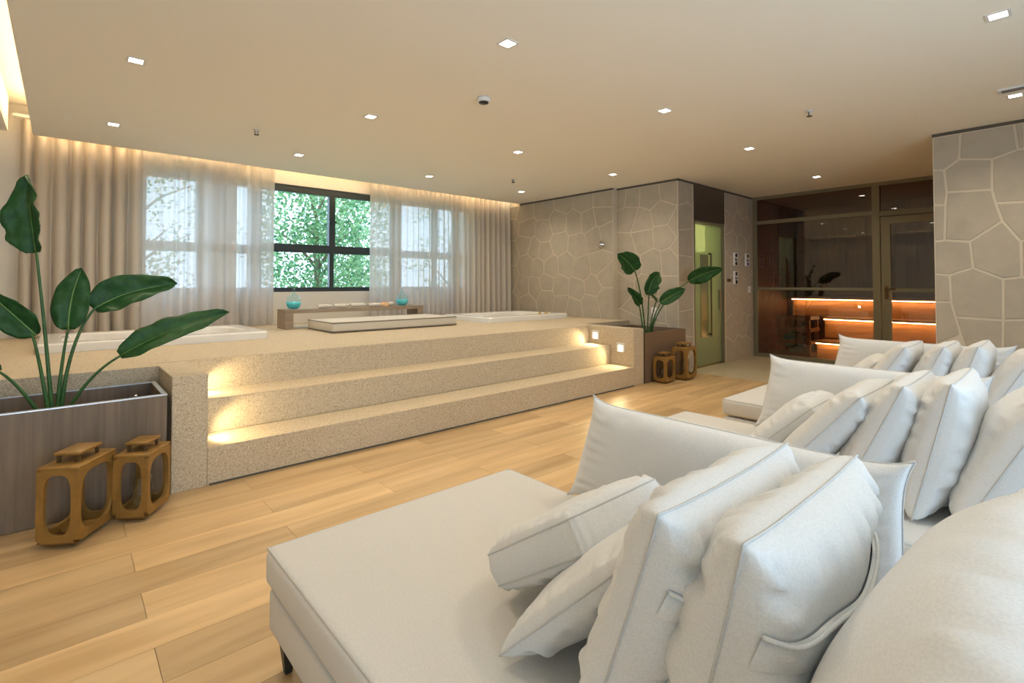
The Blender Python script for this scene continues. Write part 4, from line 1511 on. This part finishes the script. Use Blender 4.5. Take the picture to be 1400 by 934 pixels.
# ceiling boards seen through the transom
# tiered benches: each tier has a slatted seat, a boarded front and a light strip under its lip
TI = [(9.90, 0.925, 0.62), (9.45, 0.615, 0.30), (9.05, 0.255, 0.002)]
BY1s = 3.42
for k, (xf, zt, zb) in enumerate(TI):
    lab = ['highest cedar bench at the back of the sauna', 'middle cedar bench in the sauna', 'lowest cedar bench in the sauna near the glass'][k]
    t = thing('sauna_bench', lab, 'bench', (xf, SY0 + 0.02, 0), group='tiered sauna benches')
    Lb = BY1s - SY0 - 0.02
    y_end = Lb if k == 0 else (2.76 - SY0)
    dep = 0.46 if k else 0.95
    ns = 4 if k else 8
    for s in range(ns):
        MB().box(-0.10 + s * dep / ns, -0.10 + (s + 1) * dep / ns - 0.012, 0, y_end, zt, zt + 0.028).build('slat', M['bench_wood'], t)
    # front boards
    nb = 3
    hb = (zt - zb - 0.03) / nb
    for s in range(nb):
        MB().box(0.0, 0.02, 0, y_end, zb + s * hb + 0.003, zb + (s + 1) * hb).build('front_board', M['bench_wood'], t)
    MB().box(-0.085, -0.07, 0.01, y_end - 0.01, zt - 0.014, zt - 0.002).build('led_strip', M['led_sauna'], t)
# heater guard with stones
t = thing('sauna_heater', 'slatted cedar heater guard with stones in the sauna', 'heater', (8.88, 2.83, 0))
HW, HD, HH = 0.50, 0.42, 0.67
for yy_ in (0.0, HW - 0.05):
    for xx_ in (0.0, HD - 0.05):
        MB().box(xx_, xx_ + 0.05, yy_, yy_ + 0.05, 0.012, HH).build('post', M['sauna_wood'], t)
for s in range(4):
    z = 0.03 + s * 0.195
    MB().box(-0.018, 0.0, 0, HW, z, z + 0.055).build('rail', M['sauna_wood'], t)
    MB().box(0.0, HD, -0.018, 0.0, z, z + 0.055).build('rail', M['sauna_wood'], t)
rng = random.Random(5)
for s in range(26):
    cx, cy, cz = rng.uniform(0.08, HD - .1), rng.uniform(0.09, HW - .1), 0.08 + (s // 6) * 0.115
    r_ = rng.uniform(0.05, 0.065)
    bm = bmesh.new()
    bmesh.ops.create_icosphere(bm, subdivisions=1, radius=r_)
    for p in bm.verts:
        p.co = p.co * rng.uniform(.8, 1.1) + Vector((cx, cy, cz))
    bm.verts.index_update()
    MB().add([p.co[:] for p in bm.verts], [[p.index for p in f_.verts] for f_ in bm.faces]).build('rock', M['rock'], t)
    bm.free()

# ------------------------------------------------------------------ garden outside
gr = struct('ground', MB().box(-6, 16, YW + 0.3, 22, -0.4, -0.3), M['ground'], 'garden ground outside the windows')


def tree(label, x, y, h, r_, seed, m, nleaf):
    rng = random.Random(seed)
    t = thing('garden_tree', label, 'tree', (x, y, -0.3), group='leafy trees outside the windows')
    MB().tube([(0, 0, 0), (0.05, 0.03, h * .3), (-0.04, 0.0, h * .6)], [0.11, 0.08, 0.05], 8).build('trunk', M['bark'], t)
    centers = []
    for k in range(7):
        a = rng.uniform(0, 2 * PI)
        z = h * rng.uniform(.3, .9)
        e = Vector((math.cos(a) * r_ * .7, math.sin(a) * r_ * .5, z))
        centers.append(e)
        MB().tube([(0, 0, max(.3, z - .7)), (e.x * .5, e.y * .5, z - .25), e], [0.035, 0.022, 0.01], 6).build('branch', M['bark'], t)
    b = MB()
    for k in range(nleaf):
        # leaves gather in clumps
        if k % 24 == 0:
            th, zz = rng.uniform(0, 2 * PI), rng.uniform(0.10, 1.0)
            rr = r_ * math.sqrt(rng.random()) * (1.0 - .3 * abs(zz - .5))
            cc = Vector((math.cos(th) * rr, math.sin(th) * rr * .6, zz * h))
        p = cc + Vector((rng.gauss(0, .14), rng.gauss(0, .12), rng.gauss(0, .13)))
        l, w_ = rng.uniform(.05, .09), rng.uniform(.022, .038)
        d = Vector((rng.gauss(0, 1), rng.gauss(0, 1), rng.gauss(-.4, .8))).normalized()
        s = d.cross(Vector((rng.gauss(0, 1), rng.gauss(0, 1), rng.gauss(0, 1)))).normalized()
        b.add([p, p + d * l * .5 + s * w_, p + d * l, p + d * l * .5 - s * w_], [(0, 1, 2, 3)])
    b.build('foliage', M[m], t, kind='stuff')


tree('dense green tree filling the middle window', 3.60, 9.6, 4.4, 1.15, 1, 'foliage', 13500)
tree('olive leaved tree at the right side of the middle window', 5.25, 11.4, 4.8, 0.95, 2, 'foliage2', 9000)
tree('green tree behind the left sheer curtain', 0.9, 11.2, 4.2, 1.3, 3, 'foliage', 2200)
tree('green tree behind the right sheer curtain', 8.1, 11.6, 4.4, 1.4, 4, 'foliage', 1500)
